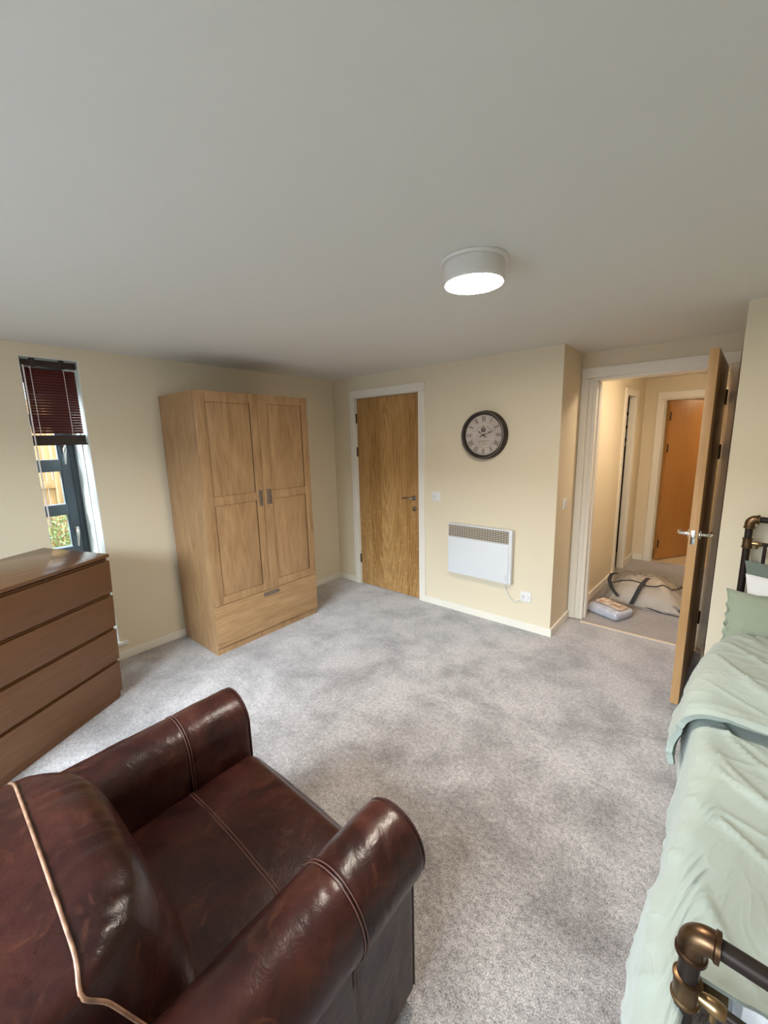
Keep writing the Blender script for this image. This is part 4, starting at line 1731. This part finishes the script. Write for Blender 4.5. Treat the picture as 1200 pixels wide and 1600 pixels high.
def folds(x, y, amp, seed=0.0):
    a = radians(-52)
    u = x * cos(a) + y * sin(a)
    v = -x * sin(a) + y * cos(a)
    wob = noise.noise(Vector((x * 2.2, y * 2.2, seed))) * 0.25
    n1 = noise.noise(Vector((u * 1.2 + wob, v * 7.0 + wob * 3, seed + 1)))
    n2 = ridged(Vector((u * 1.5 + wob * 0.6, v * 7.5 + wob * 2, seed + 5)))
    n5 = ridged(Vector((u * 3.0 + v * 1.5 + wob, v * 6.0 - u * 2.2 + wob * 2, seed + 15)))
    n3 = noise.noise(Vector((x * 15, y * 15, seed + 2)))
    n4 = ridged(Vector((x * 4 + 2 * y, y * 5 - x, seed + 8)))
    return amp * (0.5 * n1 + 0.85 * n2 ** 5 + 0.45 * n5 ** 6 + 0.04 * n3 + 0.12 * n4 ** 6)


def drape(y0, y1, top, edge_tab, hem, r, amp, seed, th, nu=170, nv=200, bulge=None, xr=4.90, tail=0.0):
    """cloth across the bed: u from the near hem over the edge and across to the far hem"""
    def f(u, v):
        # the hanging side runs past the foot post; the top stops inside it
        k_ = min(1.0, max(0.0, (u ** 1.35 - 0.188) / 0.030))
        k_ = k_ * k_ * (3 - 2 * k_)
        y = lerp(y0 - tail * (1 - k_), y1, v)
        xe = tab(y, edge_tab)
        zt = top(y) if callable(top) else top
        zh = hem(y) if callable(hem) else hem
        s1 = zt - r - zh
        s2 = r * pi / 2
        s3 = (xr - xe) - 2 * r
        tot = 2 * s1 + 2 * s2 + s3
        # finer steps on the visible near side
        uu = u ** 1.35
        s = uu * tot
        if s < s1:
            q = s / s1
            p = Vector((xe + 0.018 * sin(q * pi) * -1 - (1 - q) * 0.012, y, zh + s))
            n = Vector((-1, 0, 0.1))
            am = amp * 0.55
            fo = folds(p.z * 1.0 + 1.7, y * 1.6, am, seed) + 0.016 * (1 - q) * sin(y * 21 + seed + 1.5 * sin(y * 7))
            return p + n * fo
        s -= s1
        if s < s2:
            a = s / r
            p = Vector((xe + r - r * cos(a), y, zt - r + r * sin(a)))
            n = Vector((-cos(a), 0, sin(a)))
            am = amp * lerp(0.55, 1, a / (pi / 2))
            w2 = a / (pi / 2)
            fo = lerp(folds(p.z + 1.7, y * 1.6, am, seed), folds(p.x, y, am, seed), w2)
            return p + n * fo
        s -= s2
        if s < s3:
            x = xe + r + s
            z = zt + (bulge(x, y) if bulge else 0)
            return Vector((x, y, z + folds(x, y, amp, seed)))
        s -= s3
        if s < s2:
            a = s / r
            return Vector((xr - r + r * sin(a), y, zt - r + r * cos(a)))
        s -= s2
        return Vector((xr, y, zt - r - s))
    b = bmesh.new()
    slab(b, f, nu, nv, th)
    return b


edge_low = [(-2.62, 3.372), (-2.45, 3.364), (-2.37, 3.362), (-2.25, 3.360), (-2.10, 3.375), (-1.95, 3.392), (-1.80, 3.402), (-1.60, 3.400), (-1.40, 3.395)]
b = drape(-2.345, -1.30, lambda y: 0.588, edge_low, lambda y: 0.13, 0.062, 0.0150, 3.0, 0.010, nv=170, tail=0.28)
link('lower_spread', b, M['duvet'], dv_, sharp=80)
edge_up = [(-1.52, 3.352), (-1.40, 3.362), (-1.15, 3.376), (-0.95, 3.410), (-0.80, 3.450), (-0.66, 3.510), (-0.58, 3.545)]


def top_up(y):
    return tab(y, [(-1.52, 0.628), (-1.44, 0.655), (-1.20, 0.680), (-0.85, 0.675), (-0.65, 0.655), (-0.58, 0.630)])


b = drape(-1.500, -0.735, top_up, edge_up, lambda y: tab(y, [(-1.5, 0.385), (-1.2, 0.36), (-0.9, 0.40), (-0.6, 0.50)]), 0.095, 0.014, 11.0, 0.020, nv=140)
link('puffed_top', b, M['duvet'], dv_, sharp=80)


# pillows --------------------------------------------------------------
def pillow(name, label, c, hw, hh, thk, rot, mt_body, mt_flange, flange=0.045, seed=0.0, two_tone=None):
    o = thing(name, label, 'pillow', c, rot, 'pillows at the bed head')
    b = bmesh.new()
    n_ = 40

    def body(side):
        def f(u, v):
            x = (2 * u - 1)
            z = (2 * v - 1)
            e = (max(0, 1 - abs(x) ** 3.2) * max(0, 1 - abs(z) ** 3.2)) ** 0.55
            w = noise.noise(Vector((x * 2 + seed, z * 2.5, seed))) * 0.010 + 0.006 * ridged(Vector((x * 3, z * 4 + x * 2, seed + 4))) ** 3
            pin = 0.020 * (x * x) * (1 - z * z)
            return Vector((x * (hw - 0.02 * (1 - z * z)), side * (thk * e + w * e), z * (hh - 0.022 * (1 - x * x))))
        return f
    grid(b, body(-1), n_, n_)
    grid(b, body(1), n_, n_)
    link('pillow_body', b, mt_body, o, local=True, sharp=80)
    if flange:
        b = bmesh.new()

        def fl_(u, v):
            a = 2 * pi * u
            # superellipse frame
            ca, sa = cos(a), sin(a)
            k = 1 / max(abs(ca), abs(sa))
            x0, z0 = ca * k, sa * k
            w = flange * v
            x = x0 * (hw - 0.03 + w)
            z = z0 * (hh - 0.03 + w)
            wav = 0.010 * sin(a * 17 + seed) * v + 0.006 * sin(a * 29) * v
            return Vector((x + 0.004 * sin(a * 23) * v, wav, z + 0.004 * sin(a * 19 + 1) * v))
        slab(b, fl_, 180, 5, 0.003)
        link('flange', b, mt_flange, o, local=True, sharp=80)
    return o


pillow('pillow', 'sage green pillow with frilled flange, front one leaning at the bed head', (3.790, -0.640, 0.672), 0.330, 0.165, 0.048,
       (radians(-24), 0, TH), M['pillow'], M['pillow'], 0.020, 1.0)
pillow('pillow', 'white pillow standing between the sage pillow and the bed head', (3.868, -0.545, 0.740), 0.340, 0.160, 0.034,
       (radians(-14), 0, TH), M['white_cotton'], M['white_cotton'], 0.0, 5.0)
pillow('pillow', 'dark sage pillow, rearmost against the bed head', (3.872, -0.465, 0.802), 0.350, 0.150, 0.026,
       (radians(-6), 0, TH), M['pillow_d'], M['white_cotton'], 0.0, 9.0)

# ================================================================== HALL: BAG AND PACKET
bg_ = thing('storage_bag', 'clear plastic zipped storage bag with black straps lying on the hall carpet', 'bag', (2.91, 1.27, 0))
BX0, BX1, BYA, BYB = 2.60, 3.275, 1.02, 1.66


def bag_top(u, v):
    x = lerp(BX0, BX1, u) + 0.02 * noise.noise(Vector((v * 3, u, 4)))
    y = lerp(BYA, BYB, v)
    ex = max(0.0, 1 - abs(2 * u - 1) ** 4)
    ey = max(0.0, 1 - abs(2 * v - 1) ** 3.0)
    z = 0.235 * (ex ** 0.45) * (ey ** 0.5)
    z *= 1.0 - 0.30 * max(0, u - 0.55) / 0.45
    z += 0.030 * noise.noise(Vector((u * 5, v * 4, 1.0))) * ex * ey
    z += 0.022 * ridged(Vector((u * 5 + v * 3, v * 4, 7.0))) ** 3 * (ex * ey) ** 0.5
    return Vector((x, y, max(z, 0.006)))


b = bmesh.new()
grid(b, bag_top, 70, 60)
link('bag_shell', b, M['pvc'], bg_, sharp=80)
b = bmesh.new()


def bag_in(u, v):
    p = bag_top(0.07 + 0.86 * u, 0.08 + 0.84 * v)
    e = (1 - abs(2 * u - 1) ** 6) * (1 - abs(2 * v - 1) ** 6)
    return Vector((p.x, p.y, max(0.008, (p.z - 0.035) * e)))


grid(b, bag_in, 40, 40)
co = link('packed_cover', b, mat('folded_cream_cover', (0.66, 0.58, 0.49, 1), 0.8, bump=(25, 0.5, 0.01)), bg_, sharp=80)
b = bmesh.new()
pts_ = []
for k in range(60):
    a = k / 59
    if a < 0.6:
        u, v = lerp(0.06, 0.78, a / 0.6), 0.20 + 0.02 * sin(a * 14)
    else:
        q = (a - 0.6) / 0.4
        u, v = 0.78 + 0.10 * sin(q * pi / 2), 0.20 + 0.50 * q
    p = bag_top(u, v)
    pts_.append(p + Vector((0, -0.002, 0.005)))
tube(b, pts_, 0.0052, 8)
link('zip', b, M['black_web'], bg_)


def strap(bb, path, w=0.018):
    for p, q in zip(path, path[1:]):
        p, q = Vector(p), Vector(q)
        side = Vector((1, 0.1, 0)).normalized() * w
        n_ = (q - p).cross(side).normalized() * 0.0025
        vs_ = [bb.verts.new(c) for c in (p - side + n_, p + side + n_, q + side + n_, q - side + n_, p - side - n_, p + side - n_, q + side - n_, q - side - n_)]
        for f in ((0, 1, 2, 3), (7, 6, 5, 4), (0, 4, 5, 1), (1, 5, 6, 2), (2, 6, 7, 3), (3, 7, 4, 0)):
            bb.faces.new([vs_[i] for i in f])


for path in ([(2.675, 1.22, 0.250), (2.645, 1.15, 0.252), (2.640, 1.09, 0.21), (2.675, 1.03, 0.155), (2.74, 1.00, 0.09)],
             [(2.945, 1.20, 0.258), (2.925, 1.13, 0.245), (2.90, 1.06, 0.20), (2.875, 1.01, 0.12), (2.85, 0.99, 0.045)],
             [(3.17, 1.06, 0.085), (3.22, 1.035, 0.05), (3.27, 1.02, 0.012)],
             [(2.98, 1.015, 0.035), (3.08, 1.01, 0.015), (3.22, 1.01, 0.014)]):
    b = bmesh.new()
    strap(b, path, 0.017)
    link('strap', b, M['black_web'], bg_)

pk = thing('bedding_packet', 'small clear packet of folded blue-white bedding with printed card in front of the bag', 'packet', (2.72, 0.76, 0), (0, 0, radians(-24)))
b = bmesh.new()
rbox(b, (0, 0, 0.040), (0.150, 0.120, 0.038), 0.030, 14, crown=(0, 0, 0.014), disp=lambda p: 0.007 * noise.noise(Vector((p.x * 22, p.y * 22, p.z * 20))))
link('folded_bedding', b, M['packet'], pk, local=True, sharp=80)
b = bmesh.new()
rbox(b, (0, 0, 0.046), (0.166, 0.134, 0.045), 0.034, 16, crown=(0, 0, 0.014), disp=lambda p: 0.009 * noise.noise(Vector((p.x * 26 + 5, p.y * 26, p.z * 20))))
link('clear_wrap', b, M['wrap'], pk, local=True, sharp=80)
b = bmesh.new()
box(b, -0.110, 0.130, -0.060, 0.070, 0.0985, 0.1005, 0.0005, 1, Matrix.Rotation(radians(4), 4, 'Y'))
link('printed_card', b, M['paper'], pk, local=True)

# side room glimpsed through the hall's left opening
cb = bmesh.new()
box(cb, 2.02, 2.46, 2.98, 3.40, 0.0, 1.44, 0.004)
tag(link('tall_cupboard', cb, M['dark_cab']), 'black cupboard glimpsed through the slit of the hall side doorway', 'cupboard')
for z0, z1, y0 in ((1.442, 1.60, 3.02), (1.602, 1.78, 3.04), (1.782, 1.94, 3.03)):
    o = thing('storage_box', 'pale box with a dark hand hole stacked on the black cupboard', 'box', (2.3, 3.2, z0), group='boxes on the black cupboard')
    b = bmesh.new()
    box(b, 2.14, 2.44, y0, 3.36, z0, z1, 0.004)
    link('box_body', b, M['pale_box'], o)
    b = bmesh.new()
    box(b, 2.30, 2.40, y0 - 0.002, y0 + 0.001, (z0 + z1) / 2 - 0.025, (z0 + z1) / 2 + 0.025)
    link('hand_hole', b, M['dark_cab'], o)

# ================================================================== OUTSIDE
b = bmesh.new()
box(b, -WT, 8, -12, YB - 0.2, -0.25, -0.13)
struct('ground_patio', b, M['brick'])
b = bmesh.new()
box(b, -9, -WT, -12, 5, -0.25, -0.13)
struct('ground_lawn', b, M['grass'])
fn = thing('garden_fence', 'pale larch board fence outside the narrow window', 'fence', (-2.8, -2.0, -0.13))
for k in range(10):
    y = -4.0 + k * 0.36
    b = bmesh.new()
    for j in range(3):
        box(b, -2.83, -2.81, y + j * 0.12 + 0.003, y + (j + 1) * 0.12 - 0.003, -0.13, 2.15, 0.003)
    link('board', b, M['fence'], fn)
for z in (0.3, 1.12, 1.9):
    b = bmesh.new()
    box(b, -2.81, -2.765, -4.0, -0.4, z, z + 0.08, 0.004)
    link('rail', b, M['fence'], fn)
for y in (-3.4, -1.97):
    b = bmesh.new()
    box(b, -2.81, -2.72, y - 0.045, y + 0.045, -0.13, 2.2, 0.004)
    link('fence_post', b, M['fence'], fn)
b = bmesh.new()
tube(b, [(-2.755, -2.03, 1.22), (-2.755, -2.03, 1.42)], 0.010, 10)
box(b, -2.765, -2.755, -2.06, -2.00, 1.36, 1.40)
link('gate_bolt', b, M['steel'], fn)
sh = thing('garden_shrub', 'leafy green shrub below the fence outside the narrow window', 'shrub', (-2.2, -2.2, -0.13))
rnd = random.Random(5)
b = bmesh.new()
for k in range(5200):
    a = rnd.uniform(0, 2 * pi)
    rr = math.sqrt(rnd.random())
    hh_ = rnd.random()
    c = Vector((-2.25 + 0.36 * rr * cos(a), -2.2 + 0.75 * rr * sin(a), -0.05 + 1.0 * hh_ * (1 - 0.25 * rr * rr)))
    d = Vector((rnd.uniform(-1, 1), rnd.uniform(-1, 1), rnd.uniform(-0.3, 1))).normalized()
    u, v = frame_for(d)
    l_, w_ = rnd.uniform(0.018, 0.034), rnd.uniform(0.008, 0.015)
    q = [c, c + u * l_ * 0.5 + v * w_, c + u * l_, c + u * l_ * 0.5 - v * w_]
    b.faces.new([b.verts.new(p) for p in q])
link('foliage', b, M['leaf'], sh, sharp=180)
b = bmesh.new()
for k in range(7):
    a = k * 0.9
    tube(b, [(-2.25, -2.2 + 0.1 * (k - 3), -0.13), (-2.25 + 0.1 * cos(a), -2.2 + 0.16 * (k - 3), 0.4), (-2.25 + 0.2 * cos(a), -2.2 + 0.2 * (k - 3), 0.8)], [0.012, 0.009, 0.004], 6)
link('stem', b, M['fence'], sh)
